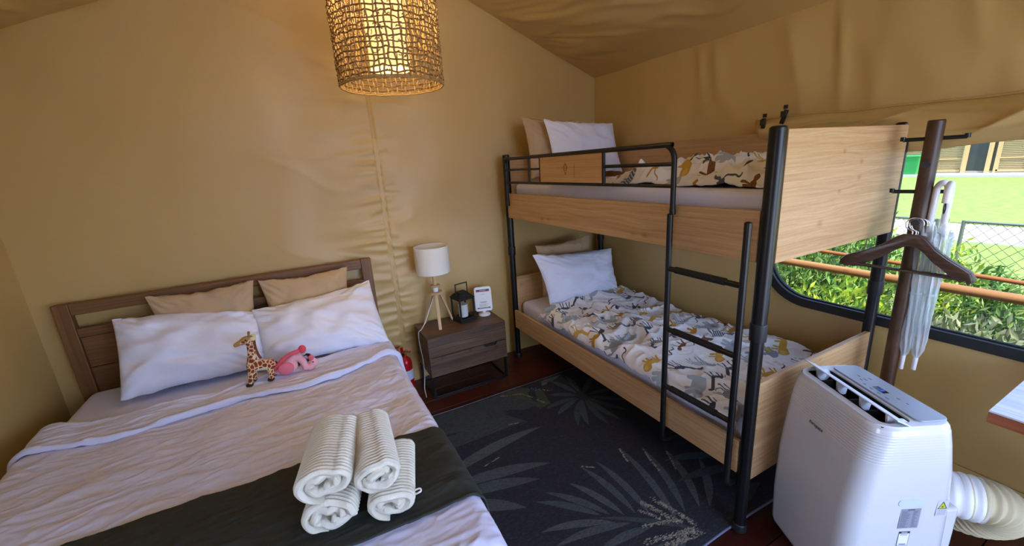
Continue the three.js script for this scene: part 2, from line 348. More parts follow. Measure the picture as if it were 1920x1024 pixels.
single('mattress', box(1.50, 0.242, 1.97, BX, 0.428, 1.32, 0.055, 6), M.sheet, 'white mattress in a fitted sheet on the double bed, bare at the head corner', 'mattress');
// the bedding lies on one bumpy surface; each layer is a little higher
const bump = (x, z) => 0.008 * n2(x * 2.1, z * 1.7) + 0.005 * folds(x * 0.45 + z * 0.12, z * 1.05, 3.2, 1) + 0.0035 * folds(x * 0.4 - z * 0.1, z * 1.3, 7.5, 5) + 0.0028 * folds(x, z, 6.0, 8) + 0.0024 * folds(x * 0.35 + z * 0.1, z * 1.2, 17, 3) + 0.0012 * folds(x * 0.4 + z * 0.1, z * 1.2, 36, 13);
const HW = 0.775;
// u: metres across from the middle line (over the side and down), z: metres along; gives a point on the draped layer
function drape(u, z, h, off, flare = 0.05, zEnd = 2.335) {
  const r = 0.055, half = HW - r, s = Math.sign(u), a = Math.abs(u); let x, dy = 0;
  if (a <= half) x = u;
  else { const q = a - half, arc = r * Math.PI / 2; if (q < arc) { x = s * (half + r * Math.sin(q / r)); dy = r * (1 - Math.cos(q / r)); } else { dy = r + (q - arc); x = s * (half + r + (q - arc) * flare + 0.014 * sstep(0, 0.12, q - arc) * Math.sin(z * 13 + 4 * n2(z * 1.2, s * 5))); } }
  let zz = z, dz = 0; const ze = zEnd - 0.06;
  if (z > ze) { const q = z - ze, arc = 0.06 * Math.PI / 2; if (q < arc) { zz = ze + 0.06 * Math.sin(q / 0.06); dz = 0.06 * (1 - Math.cos(q / 0.06)); } else { zz = ze + 0.06 + (q - arc) * 0.12; dz = 0.06 + q - arc; } }
  const top = bedTop + 0.012 + h;
  return [BX + x + s * off * sstep(half, half + 0.07, a), top + off * (1 - sstep(half, half + 0.09, a)) - Math.max(dy, dz) - Math.min(dy, dz) * 0.35, zz + (z > ze ? off * 0.5 : 0)];
}
const headEdge = (u) => 0.80 + 0.055 * Math.cos(u * 2.2) - 0.05 * sstep(0.55, 0.8, Math.abs(u)) - 0.09 * sstep(-0.15, 0.35, u) + 0.012 * n2(u * 3, 2);
const hemEdge = (u) => 1.035 + 0.03 * n2(u * 1.1, 9) - 0.12 * sstep(0.25, 0.8, u) - 0.06 * sstep(-0.4, -0.85, u);
{
  const d = thing('duvet', 'white crinkled duvet spread over the double bed and folded back near the pillows', 'duvet');
  const us = [...span(-1.18, -0.78, 22), ...span(-0.775, 0.775, 210), ...span(0.78, 1.18, 22)];
  part(d, 'cover', cloth(us, span(0, 1, 330), (u, t) => { const z = lerp(headEdge(u) + 0.01, 2.72, t), p = drape(u, z, bump(u, z) * sstep(0, 0.06, t) , 0); return [p[0], p[1], p[2], u, z]; }, 0.008, true), M.sheet);
  part(d, 'folded_edge', cloth(us.map((u) => clamp(u, -1.10, 1.02)), span(0, 1, 70), (u, t) => {
    const a = headEdge(u), b = hemEdge(u), z = lerp(a, b, t);
    const lip = 0.016 * Math.exp(-(((t - 0.93) / 0.05) ** 2)) + 0.010 * Math.exp(-(((t - 0.06) / 0.08) ** 2));
    const end = sstep(0, 0.025, t) * sstep(1, 0.985, t);
    const p = drape(u, z, bump(u, z) * 0.8 + 0.006 * folds(u * 0.4, z * 2.4, 5, 14), (0.008 + 0.008 * end + lip * (0.7 + 0.5 * n2(u * 4, 3)) + 0.006 * n2(u * 5, z * 7)) * (0.35 + 0.65 * end));
    return [p[0], p[1], p[2], u, z];
  }, 0.006, true), M.sheet);
}
{
  const us = [...span(-1.15, -0.78, 20), ...span(-0.775, 0.775, 150), ...span(0.78, 1.10, 24)];
  const n0 = (u) => 1.655 + 0.05 * sstep(0.2, 0.8, u) + 0.008 * n2(u * 2, 4), n1 = (u) => 2.12 - 0.03 * sstep(0.1, -0.8, u) + 0.006 * n2(u * 2, 8);
  single('bed_runner', cloth(us, span(0, 1, 90), (u, t) => {
    const z = lerp(n0(u), n1(u), t), rim = 0.004 * Math.exp(-(((t - 0.985) / 0.02) ** 2));
    const p = drape(u, z, bump(u, z) * 0.9, 0.010 + rim, 0.20); return [p[0], p[1], p[2], u, z];
  }, 0.005, true), M.runner, 'dark olive green runner laid across the foot of the white duvet', 'bed runner');
}
// pillow between four corner points (top left, top right, bottom right, bottom left)
function pillowGeo(TL, TR, BR, BL, thick, seed, { pinch = 0.055, sag = 0, wr = 1, n = 44, back = 0.8, bulge = 0 } = {}) {
  const c = [TL, TR, BR, BL].map((p) => V(...p)), N = new THREE.Vector3().subVectors(c[1], c[0]).add(new THREE.Vector3().subVectors(c[2], c[3])).cross(new THREE.Vector3().subVectors(c[0], c[3]).add(new THREE.Vector3().subVectors(c[1], c[2]))).normalize();
  const at = (u, v, side) => {
    const pu = u * (1 - pinch * (1 - v * v) * 0 - pinch * (1 - u * u) * 0) * (1 - pinch * (1 - v * v) * (Math.abs(u) ** 3)), pv = v * (1 - pinch * 1.2 * (1 - u * u) * (Math.abs(v) ** 3));
    const a = (pu + 1) / 2, b = (pv + 1) / 2;
    const p = new THREE.Vector3().addScaledVector(c[3], (1 - a) * (1 - b)).addScaledVector(c[2], a * (1 - b)).addScaledVector(c[0], (1 - a) * b).addScaledVector(c[1], a * b);
    const e = Math.pow(Math.max(0, (1 - u * u)), 0.55) * Math.pow(Math.max(0, (1 - v * v)), 0.55), rim = Math.min(1, e * 2.2);
    const corner = Math.pow(Math.abs(u * v), 1.4);
    let h = thick * e * (1 - 0.18 * v) + wr * rim * (0.007 * folds(u * 0.5 + seed, v * 0.42, 2.2, seed) + 0.006 * folds(u * 0.22 + seed, v * 0.7, 3.4, seed + 4) * (0.4 + corner) + 0.010 * n2(u * 1.5 + seed, v * 1.5) + 0.010 * corner * Math.sin((Math.abs(u) - Math.abs(v)) * 26 + seed));
    p.addScaledVector(N, side * h * (side < 0 ? back : 1));
    p.y -= sag * (1 - u * u) * (1 + v) * 0.5;
    p.y += 0.006 * n2(u * 3 + seed, side) * (1 - e) * Math.abs(v);
    return [p.x, p.y, p.z, a * 0.7, b * 0.5];
  };
  const ss = span(-1, 1, n).map((t) => Math.sin(t * Math.PI / 2) * 0.55 + t * 0.45);
  return [grid(ss, ss, (u, v) => at(u, v, 1)), grid(ss, ss, (u, v) => at(u, v, -1), true)];
}
function pillow(name, label, group, corners, thick, seed, mat, opt = {}) {
  const o = thing(name, label, name === 'cushion' ? 'cushion' : 'pillow', group);
  const c = corners; part(o, 'cover', pillowGeo(...c, thick, seed, opt), mat);
  const pts = [c[0], c[1], c[2], c[3]].map((p) => V(...p)), edge = [];
  return o;
}
pillow('cushion', 'beige cushion behind the left white pillow, leaning on the headboard', 'beige cushions on the double bed', [[-3.215, 1.02, 0.375], [-2.712, 1.022, 0.372], [-2.73, 0.58, 0.42], [-3.20, 0.58, 0.42]], 0.055, 2, M.beige, { pinch: 0.09 });
pillow('cushion', 'beige cushion behind the right white pillow, leaning on the headboard', 'beige cushions on the double bed', [[-2.69, 1.012, 0.372], [-2.19, 1.014, 0.375], [-2.20, 0.58, 0.42], [-2.68, 0.58, 0.42]], 0.055, 5, M.beige, { pinch: 0.09 });
pillow('pillow', 'left of the two white pillows on the double bed, behind the giraffe toy', 'white pillows on the double bed', [[-3.355, 0.938, 0.425], [-2.700, 0.835, 0.425], [-2.68, 0.575, 0.64], [-3.345, 0.578, 0.645]], 0.10, 7, M.pillow, { sag: -0.02, pinch: 0.03, wr: 1.4 });
pillow('pillow', 'right of the two white pillows on the double bed, behind the flamingo toy', 'white pillows on the double bed', [[-2.745, 0.862, 0.455], [-2.075, 0.908, 0.42], [-2.055, 0.590, 0.735], [-2.715, 0.578, 0.70]], 0.10, 13, M.pillow, { sag: 0.015, pinch: 0.03, wr: 1.4 });

// ---------------------------------------------------------------- soft toys
// field of tapered capsules, smoothly joined, meshed by marching cubes; list: [ax, ay, az, ra, bx, by, bz, rb]
function blobGeo(list, lo, hi, cell, blend = 0.008, paint) {
  const size = Math.max(hi[0] - lo[0], hi[1] - lo[1], hi[2] - lo[2]), n = Math.ceil(size / cell) + 1, mc = new MarchingCubes(n, new THREE.MeshStandardMaterial(), false, false, 400000);
  const ctr = [0, 1, 2].map((k) => (lo[k] + hi[k]) / 2), hs = size / 2;
  const dist = (x, y, z) => {
    let s = 0; const k = 1 / blend; let m = 1e9; const ds = [];
    for (const c of list) {
      const ax = c[4] - c[0], ay = c[5] - c[1], az = c[6] - c[2], px = x - c[0], py = y - c[1], pz = z - c[2], l = ax * ax + ay * ay + az * az, t = l > 0 ? clamp((px * ax + py * ay + pz * az) / l) : 0;
      const d = Math.hypot(px - ax * t, py - ay * t, pz - az * t) - lerp(c[3], c[7], t); ds.push(d); if (d < m) m = d;
    }
    for (const d of ds) s += Math.exp(-(d - m) * k);
    return m - Math.log(s) * blend;
  };
  mc.isolation = 0; mc.reset();
  for (let k = 0; k < n; k++) for (let j = 0; j < n; j++) for (let i = 0; i < n; i++) mc.field[k * n * n + j * n + i] = -dist(ctr[0] + (i - n / 2) / (n / 2) * hs, ctr[1] + (j - n / 2) / (n / 2) * hs, ctr[2] + (k - n / 2) / (n / 2) * hs);
  mc.update();
  const cnt = mc.geometry.drawRange.count || mc.count, pos = new Float32Array(cnt * 3), nor = new Float32Array(cnt * 3);
  for (let i = 0; i < cnt; i++) for (let a = 0; a < 3; a++) { pos[i * 3 + a] = ctr[a] + mc.positionArray[i * 3 + a] * hs; nor[i * 3 + a] = mc.normalArray[i * 3 + a]; }
  let g = new THREE.BufferGeometry(); g.setAttribute('position', new THREE.BufferAttribute(pos, 3));
  g = mergeVertices(g, 1e-5); g.computeVertexNormals();
  if (paint) {
    const p = g.attributes.position, col = new Float32Array(p.count * 3), C = new THREE.Color();
    for (let i = 0; i < p.count; i++) { C.setHex(paint(p.getX(i), p.getY(i), p.getZ(i))); col[i * 3] = C.r; col[i * 3 + 1] = C.g; col[i * 3 + 2] = C.b; }
    g.setAttribute('color', new THREE.BufferAttribute(col, 3));
  }
  return g;
}
const plush = (c) => phy({ color: c, roughness: 1, sheen: 0.35, sheenRoughness: 0.6 });
{
  const plushV = phy({ color: 0xffffff, vertexColors: true, roughness: 1, sheen: 0.4, sheenRoughness: 0.7 });
  const g = thing('giraffe_toy', 'small plush giraffe with brown patches standing against the left white pillow', 'soft toy', null, [-2.725, 0.588, 0.855]);
  // local: x to the right, head to the left
  const list = [
    [-0.020, 0.092, 0, 0.027, 0.050, 0.078, 0, 0.027], [-0.025, 0.095, 0, 0.024, -0.014, 0.165, 0, 0.0165], [-0.014, 0.165, 0, 0.0165, -0.014, 0.222, 0, 0.0145],
    [-0.010, 0.236, 0, 0.0185, -0.028, 0.234, 0, 0.018], [-0.028, 0.234, 0, 0.016, -0.070, 0.222, 0, 0.0105],
    [-0.030, 0.085, 0.018, 0.017, -0.048, 0.012, 0.026, 0.0115], [-0.022, 0.085, -0.016, 0.017, -0.030, 0.012, -0.020, 0.0115],
    [0.052, 0.072, 0.016, 0.018, 0.044, 0.012, 0.030, 0.0115], [0.055, 0.072, -0.016, 0.018, 0.062, 0.012, -0.022, 0.0115],
  ];
  const R = mulberry(77), seeds = []; for (let k = 0; k < 6000; k++) { const q = [-0.09 + R() * 0.18, R() * 0.26, -0.05 + R() * 0.1]; if (seeds.every((s) => (s[0] - q[0]) ** 2 + (s[1] - q[1]) ** 2 + (s[2] - q[2]) ** 2 > 0.0165 ** 2)) seeds.push(q); }
  const paint = (x, y, z) => {
    if (x < -0.050 && y > 0.19) return 0xb08850;
    if (y > 0.045 && y < 0.078 && x > -0.008 && x < 0.036) return 0xe6dcc0;
    if (y > 0.238 && x > -0.05) return 0xa9814a;
    let a = 9, b = 9; for (const s of seeds) { const d = (x - s[0]) ** 2 + (y - s[1]) ** 2 + (z - s[2]) ** 2; if (d < a) { b = a; a = d; } else if (d < b) b = d; }
    return Math.sqrt(b) - Math.sqrt(a) < 0.0030 ? 0xeccfa2 : 0x863a1c;
  };
  part(g, 'body', blobGeo(list, [-0.09, -0.005, -0.06], [0.09, 0.265, 0.06], 0.0024, 0.004, paint), plushV);
  const hoof = plush(0x3a2a20);
  for (const [x, z] of [[-0.050, 0.028], [-0.031, -0.020], [0.044, 0.030], [0.062, -0.022]]) part(g, 'hoof', ball(0.0145, x - 0.003, 0.008, z, 1.15, 0.75, 1.0), hoof);
  for (const s of [-1, 1]) part(g, 'ear', ball(0.013, 0.006, 0.240, s * 0.020, 1.1, 0.85, 0.5), plush(0xd9cf9c));
  for (const s of [-1, 1]) part(g, 'horn', [bar(V(-0.012, 0.245, s * 0.008), V(-0.008, 0.266, s * 0.010), 0.0042), ball(0.006, -0.0075, 0.268, s * 0.010)], plush(0x9a7440));
  for (const s of [-1, 1]) part(g, 'eye', ball(0.0042, -0.026, 0.240, s * 0.0175), std({ color: 0x0c0908, roughness: 0.15 }));
  part(g, 'mane', tube([V(0.008, 0.228, 0), V(0.006, 0.19, 0), V(0.010, 0.15, 0), V(0.018, 0.122, 0)], 0.006, { rad: 8, seg: 20 }), plush(0x7a3c20));
  part(g, 'tail', tube([V(0.076, 0.085, 0), V(0.084, 0.07, 0.004), V(0.085, 0.05, 0.006)], 0.0045, { rad: 8, seg: 12 }), plush(0x6a3520));
  g.rotation.y = 0.10;
}
{
  const f = thing('flamingo_toy', 'pink plush flamingo lying on its side beside the giraffe toy', 'soft toy', null, [-2.585, 0.586, 0.845]);
  const body = [[-0.075, 0.026, 0, 0.012, -0.03, 0.036, 0, 0.034], [-0.03, 0.036, 0, 0.034, -0.002, 0.042, 0, 0.036], [-0.002, 0.058, 0, 0.028, 0.020, 0.085, 0, 0.016]];
  const neck = [[0.020, 0.085, 0, 0.016, 0.044, 0.080, 0.004, 0.0155], [0.044, 0.080, 0.004, 0.0155, 0.060, 0.052, 0.010, 0.015], [0.060, 0.052, 0.010, 0.015, 0.068, 0.020, 0.014, 0.015], [0.068, 0.020, 0.014, 0.015, 0.092, 0.016, 0.016, 0.016], [0.092, 0.016, 0.016, 0.016, 0.110, 0.034, 0.016, 0.0185], [0.110, 0.034, 0.016, 0.0185, 0.108, 0.050, 0.016, 0.015]];
  part(f, 'body', blobGeo([...body, ...neck], [-0.10, -0.02, -0.05], [0.14, 0.13, 0.06], 0.0028, 0.0035), plush(0xf2b3bb));
  part(f, 'wing', ball(0.036, -0.022, 0.044, 0.030, 1.05, 0.95, 0.5), plush(0xe67a8b));
  part(f, 'leg', tube([V(-0.085, 0.045, 0.012), V(-0.062, 0.060, 0.016), V(-0.030, 0.092, 0.020), V(0.006, 0.112, 0.018), V(0.046, 0.118, 0.016), V(0.062, 0.126, 0.016)], 0.0105, { rad: 10, seg: 40 }), plush(0xdf5a6a));
  part(f, 'foot', ball(0.022, 0.068, 0.124, 0.016, 0.85, 1.05, 0.7), plush(0xe0525f));
  part(f, 'beak', [bar(V(0.104, 0.056, 0.016), V(0.094, 0.082, 0.018), 0.0145, 14, 0.011)], plush(0xdd6a70));
  part(f, 'beak_tip', [bar(V(0.094, 0.082, 0.018), V(0.080, 0.094, 0.018), 0.0105, 14, 0.004), bar(V(0.086, 0.090, 0.018), V(0.066, 0.086, 0.018), 0.005, 8, 0.002)], std({ color: 0x1b1416, roughness: 0.9 }));
  for (const s of [1]) part(f, 'eye', ball(0.004, 0.106, 0.046, 0.032), std({ color: 0x0c0908, roughness: 0.15 }));
  part(f, 'label_tag', box(0.014, 0.002, 0.010, -0.080, 0.012, 0.030, 0.0005).rotateZ(0.0), M.whiteMatte);
}

// ---------------------------------------------------------------- rolled towels
function towelGeo(turns, w, h, len, seed, t0) {
  // a flattened spiral swept by a rounded, ribbed strip as wide as the towel
  const S = Math.round(turns * 64), prof = [], hw = len / 2, th = t0 / 2, m = 132;
  for (let i = 0; i <= m; i++) { const a = i / m, x = lerp(-hw, hw, a), e = Math.min(1, (hw - Math.abs(x)) / th), r = Math.sqrt(Math.max(0, 1 - (1 - e) ** 2)); prof.push([x, th * r + 0.0021 * Math.sin(a * len / 0.0125 * 2 * Math.PI) * e]); }
  for (let i = m; i >= 0; i -= 4) { const a = i / m, x = lerp(-hw, hw, a), e = Math.min(1, (hw - Math.abs(x)) / th); prof.push([x, -th * Math.sqrt(Math.max(0, 1 - (1 - e) ** 2))]); }
  const at = (k) => {
    const a = clamp(k / S), ang = (k / S - 1) * turns * 2 * Math.PI - 1.75, f = lerp(0.20, 1, Math.pow(a, 0.8)) * (1 + 0.035 * n2(ang * 0.5, seed)), rx = (w / 2 - th) * f, ry = (h / 2 - th) * f * (0.75 + 0.25 * a);
    return [rx * Math.sign(Math.cos(ang)) * Math.pow(Math.abs(Math.cos(ang)), 0.85), ry * Math.sin(ang) + 0.004 * n2(ang, seed + 3), ang];
  };
  const tp = (k) => 0.12 + 0.88 * Math.sqrt(sstep(S, S - 16, k)) * Math.sqrt(sstep(-1, 6, k));
  const P = prof.length, us = span(0, P - 1, P - 1), vs = span(0, S, S);
  const g = grid(us, vs, (pi, k) => {
    const [x, y] = at(k), [x2, y2] = at(k + 0.5), [x1, y1] = at(k - 0.5), dx = x2 - x1, dy = y2 - y1, l = Math.hypot(dx, dy) || 1, q = prof[pi | 0], shift = 0.012 * n2(k / S * 6, seed) ;
    return [x + dy / l * q[1] * tp(k), y - dx / l * q[1] * tp(k), q[0] * (1 + 0.02 * n2(k / S * 9, seed + 8)) + shift, q[0], k / 64 * 0.3];
  });
  return g;
}
{
  const two = phy({ color: 0xf0e9d4, roughness: 1, sheen: 0.6, sheenRoughness: 0.8, bumpMap: T.terry, bumpScale: 0.003, side: THREE.DoubleSide });
  const spec = [
    ['lower left of the four rolled cream towels stacked on the bed runner', [-2.446, 0.640, 1.925], 0.178, 0.120, 0.25, 1.3, -0.30, 2.0],
    ['lower right of the four rolled cream towels, with a loop tag', [-2.285, 0.634, 1.968], 0.160, 0.108, 0.26, 4.1, -0.26, 2.0],
    ['upper left of the four rolled cream towels, the widest roll', [-2.450, 0.748, 1.910], 0.182, 0.130, 0.27, 2.2, -0.24, 2.0],
    ['upper right of the four rolled cream towels, reaching furthest back', [-2.326, 0.734, 1.935], 0.150, 0.118, 0.29, 3.4, -0.07, 2.0],
  ];
  spec.forEach(([label, p, w, h, len, seed, yaw, turns], i) => {
    const t = thing('rolled_towel', label, 'towel', 'rolled towels on the bed runner', p);
    part(t, 'roll', towelGeo(turns, w, h, len, seed, 0.026), two);
    if (i === 1) part(t, 'hanging_loop', tube([V(0.068, 0.014, 0.10), V(0.083, 0.018, 0.103), V(0.085, 0.012, 0.108), V(0.068, 0.006, 0.108)], 0.0028, { seg: 16, rad: 6 }), M.whiteMatte);
    t.rotation.set(0.05, yaw, i > 1 ? 0.16 : 0.06);
  });
}

// ---------------------------------------------------------------- nightstand and the things on it
const NS = { x0: -1.785, x1: -1.188, z0: 0.245, z1: 0.578, y0: 0.172, y1: 0.463 };
{
  const cx = (NS.x0 + NS.x1) / 2, W = NS.x1 - NS.x0, D = NS.z1 - NS.z0, cz = (NS.z0 + NS.z1) / 2, t = 0.018;
  const n = thing('nightstand', 'dark walnut nightstand with two drawers on a black metal frame', 'nightstand', null, [cx, 0, cz]);
  const H = NS.y1 - NS.y0;
  part(n, 'top', uvBox(box(W, t, D, 0, NS.y1 - t / 2, 0, 0.003), 0, 0.3, 0.1), M.walnut);
  for (const s of [-1, 1]) part(n, 'side_panel', uvBox(box(t, H - t, D, s * (W - t) / 2, NS.y0 + (H - t) / 2, 0, 0.002), 2, s, 0.2), M.walnut);
  part(n, 'bottom_panel', uvBox(box(W - 2 * t, t, D, 0, NS.y0 + t / 2, 0, 0.002), 0), M.walnut);
  part(n, 'back_panel', uvBox(box(W - 2 * t, H - 2 * t, 0.008, 0, NS.y0 + H / 2, -D / 2 + 0.006, 0), 0), M.walnut);
  const dh = (H - 0.010 - 0.004) / 2;
  for (let k = 0; k < 2; k++) {
    const y = NS.y0 + 0.002 + dh / 2 + k * (dh + 0.009), s = new THREE.Shape(), w = W - 0.006, x0 = -w / 2, x1 = w / 2, hx = 0.165;
    s.moveTo(x0, -dh / 2); s.lineTo(x1, -dh / 2); s.lineTo(x1, dh / 2);
    if (k === 0) { s.lineTo(hx + 0.055, dh / 2); s.lineTo(hx + 0.045, dh / 2 - 0.022); s.lineTo(hx - 0.045, dh / 2 - 0.022); s.lineTo(hx - 0.055, dh / 2); }
    s.lineTo(x0, dh / 2); s.closePath();
    const d = part(n, 'drawer', uvBox(extrude(s, 0.014, 0.0015).translate(0, y, D / 2 - 0.012), 0, k * 0.5 + 0.1, k * 0.23), M.walnut);
    if (k === 0) part(d, 'handle_recess', box(0.12, 0.034, 0.012, hx, y + dh / 2 - 0.010, D / 2 - 0.020, 0.001), M.blackMatte);
  }
  const lx = W / 2 - 0.014, lz = D / 2 - 0.012, r = 0.009;
  for (const sx of [-1, 1]) for (const sz of [-1, 1]) part(n, 'leg', box(2 * r, NS.y0, 2 * r, sx * lx, NS.y0 / 2, sz * lz, 0.002), M.black);
  part(n, 'frame', [box(2 * lx, 2 * r, 2 * r, 0, r, lz, 0.002), box(2 * lx, 2 * r, 2 * r, 0, r, -lz, 0.002), box(2 * r, 2 * r, 2 * lz, lx, r, 0, 0.002), box(2 * r, 2 * r, 2 * lz, -lx, r, 0, 0.002)], M.black);
}
{
  const L = thing('table_lamp', 'small table lamp with a cream drum shade on a pale wooden tripod', 'lamp', null, [-1.625, NS.y1, 0.362]);
  const r = 0.120, y0 = 0.405, y1 = 0.597;
  part(L, 'lamp_shade', lathe([[r - 0.0025, y0], [r, y0], [r + 0.001, y0 + 0.004], [r + 0.001, y1 - 0.004], [r, y1], [r - 0.0025, y1], [r - 0.0025, y0]], 64), std({ color: 0xece6d8, roughness: 0.9, bumpMap: T.linenBump, bumpScale: 0.0003 }));
  part(L, 'shade_ring', [bar(V(-r + 0.002, y0 + 0.03, 0), V(r - 0.002, y0 + 0.03, 0), 0.0015, 6), bar(V(0, y0 + 0.03, -r + 0.002), V(0, y0 + 0.03, r - 0.002), 0.0015, 6)], M.whiteMatte);
  part(L, 'stem', bar(V(0, 0.28, 0), V(0, y0 + 0.05, 0), 0.0125), M.pale);
  part(L, 'bulb', [ball(0.028, 0, y0 + 0.10, 0, 1, 1.15, 1)], M.white);
  part(L, 'upper_disc', lathe([[0, 0.296], [0.033, 0.296], [0.036, 0.299], [0.036, 0.309], [0.033, 0.312], [0, 0.312]], 32), M.pale);
  part(L, 'collar', bar(V(0, 0.262, 0), V(0, 0.298, 0), 0.020), M.white);
  part(L, 'lower_disc', lathe([[0, 0.242], [0.045, 0.242], [0.048, 0.245], [0.048, 0.259], [0.045, 0.262], [0, 0.262]], 32), M.pale);
  for (const a of [-0.55, 1.55, 3.65]) {
    const dx = Math.sin(a + 0.3), dz = Math.cos(a + 0.3), g = box(0.022, 0.284, 0.013, 0, 0, 0, 0.002);
    const top = V(dx * 0.026, 0.252, dz * 0.026), bot = V(dx * 0.118, 0.001, dz * 0.118), d = new THREE.Vector3().subVectors(top, bot);
    g.scale(1, d.length() / 0.284 * 0.985, 1).rotateY(Math.atan2(dx, dz)); g.applyQuaternion(new THREE.Quaternion().setFromUnitVectors(V(0, 1, 0), d.normalize())); g.translate((top.x + bot.x) / 2, (top.y + bot.y) / 2 + 0.003, (top.z + bot.z) / 2);
    part(L, 'leg', uvBox(g, 1), M.pale);
  }
  part(L, 'cord', tube([V(0, 0.25, -0.01), V(-0.05, 0.16, 0.00), V(-0.10, 0.06, 0.01), V(-0.142, 0.006, 0.02), V(-0.168, -0.012, 0.03), V(-0.172, -0.10, 0.035), V(-0.166, -0.22, 0.05), V(-0.171, -0.34, 0.06), V(-0.19, -0.42, 0.09), V(-0.20, -0.455, 0.16)], 0.0032, { seg: 90, rad: 8 }), M.whiteMatte);
}
{
  const c = thing('lantern', 'black metal lantern with a white candle between the lamp and the sign', 'lantern', null, [-1.432, NS.y1, 0.372]);
  const w = 0.128, h = 0.165, b = 0.011;
  part(c, 'base', [box(w + 0.012, 0.014, w + 0.012, 0, 0.009, 0, 0.002), ...[-1, 1].flatMap((x) => [-1, 1].map((z) => box(0.012, 0.004, 0.012, x * 0.055, 0.002, z * 0.055, 0.001)))], M.blackMatte);
  for (const x of [-1, 1]) for (const z of [-1, 1]) part(c, 'post', box(b, h, b, x * (w - b) / 2, 0.016 + h / 2, z * (w - b) / 2, 0.0015), M.blackMatte);
  part(c, 'frame', [-1, 1].flatMap((s) => [box(w, b, b, 0, 0.016 + h - b / 2, s * (w - b) / 2, 0.001), box(b, b, w, s * (w - b) / 2, 0.016 + h - b / 2, 0, 0.001), box(w, b, b, 0, 0.022, s * (w - b) / 2, 0.001), box(b, b, w, s * (w - b) / 2, 0.022, 0, 0.001)]), M.blackMatte);
  const roof = new THREE.CylinderGeometry(0.058, 0.099, 0.032, 4, 1).rotateY(Math.PI / 4).translate(0, 0.016 + h + 0.016, 0);
  part(c, 'roof', toCreasedNormals(roof, 0.5), M.blackMatte);
  part(c, 'chimney', box(0.075, 0.012, 0.075, 0, 0.016 + h + 0.036, 0, 0.003), M.blackMatte);
  part(c, 'handle', [box(0.008, 0.085, 0.006, -0.050, 0.244, 0, 0.002), box(0.008, 0.085, 0.006, 0.050, 0.244, 0, 0.002), box(0.108, 0.008, 0.006, 0, 0.286, 0, 0.002)], M.blackMatte);
  const glass = phy({ color: 0xf4f6f6, roughness: 0, transmission: 1, thickness: 0, ior: 1.4, side: THREE.DoubleSide });
  for (let k = 0; k < 4; k++) part(c, 'pane', new THREE.PlaneGeometry(w - 2 * b, h - 2 * b).translate(0, 0.016 + h / 2, w / 2 - b / 2).rotateY(k * Math.PI / 2), glass);
  const cd = part(c, 'candle', lathe([[0, 0.028], [0.033, 0.028], [0.035, 0.031], [0.035, 0.122], [0.032, 0.126], [0.012, 0.121], [0, 0.121]], 28), std({ color: 0xe9e7df, roughness: 0.6 }));
  part(cd, 'wick', bar(V(0, 0.12, 0), V(0.001, 0.131, 0), 0.0012, 6), M.blackMatte);
  c.rotation.y = 0.20;
}
{
  const s = thing('counter_sign', 'white framed notice card on a round stand beside the lantern', 'sign', null, [-1.262, NS.y1, 0.372]);
  const W = 0.128, H = 0.186, tilt = -0.14;
  part(s, 'foot', lathe([[0, 0], [0.045, 0], [0.047, 0.004], [0.044, 0.014], [0.026, 0.019], [0, 0.02]], 36), M.white);
  part(s, 'stand', bar(V(0, 0.015, 0), V(0, 0.045, -0.002), 0.014), M.white);
  const fr = part(s, 'frame', extrude(roundRect(W, H, 0.018, 0, 0), 0.012, 0.002, 10).translate(0, H / 2 - 0.002, 0).rotateX(tilt).translate(0, 0.036, 0.0), M.white);
  const print = canvasTex(256, 384, (g, w, h) => {
    g.fillStyle = '#e9e8e4'; g.fillRect(0, 0, w, h);
    g.fillStyle = '#3c2226'; g.fillRect(6, 6, w - 12, 46); g.fillStyle = '#c9473f'; g.fillRect(6, 40, w - 12, 12);
    g.fillStyle = '#cfcac4'; g.fillRect(70, 22, 116, 8);
    g.fillStyle = '#8a8987'; g.fillRect(86, 96, 84, 6); g.fillRect(62, 240, 132, 9); g.fillRect(78, 258, 100, 9);
    g.fillStyle = '#a5a39f'; for (let k = 0; k < 4; k++) g.fillRect(46, 288 + k * 13, 164 - (k % 2) * 30, 5);
    g.fillStyle = '#55504c'; g.fillRect(6, 352, w - 12, 24); g.fillStyle = '#d8d4ce'; g.fillRect(40, 361, 176, 6);
  });
  part(s, 'card', new THREE.PlaneGeometry(W - 0.022, H - 0.030).translate(0, H / 2 - 0.002, 0.0151).rotateX(tilt).translate(0, 0.036, 0.0), std({ map: print, roughness: 0.4 }));
  s.rotation.y = -0.30;
}
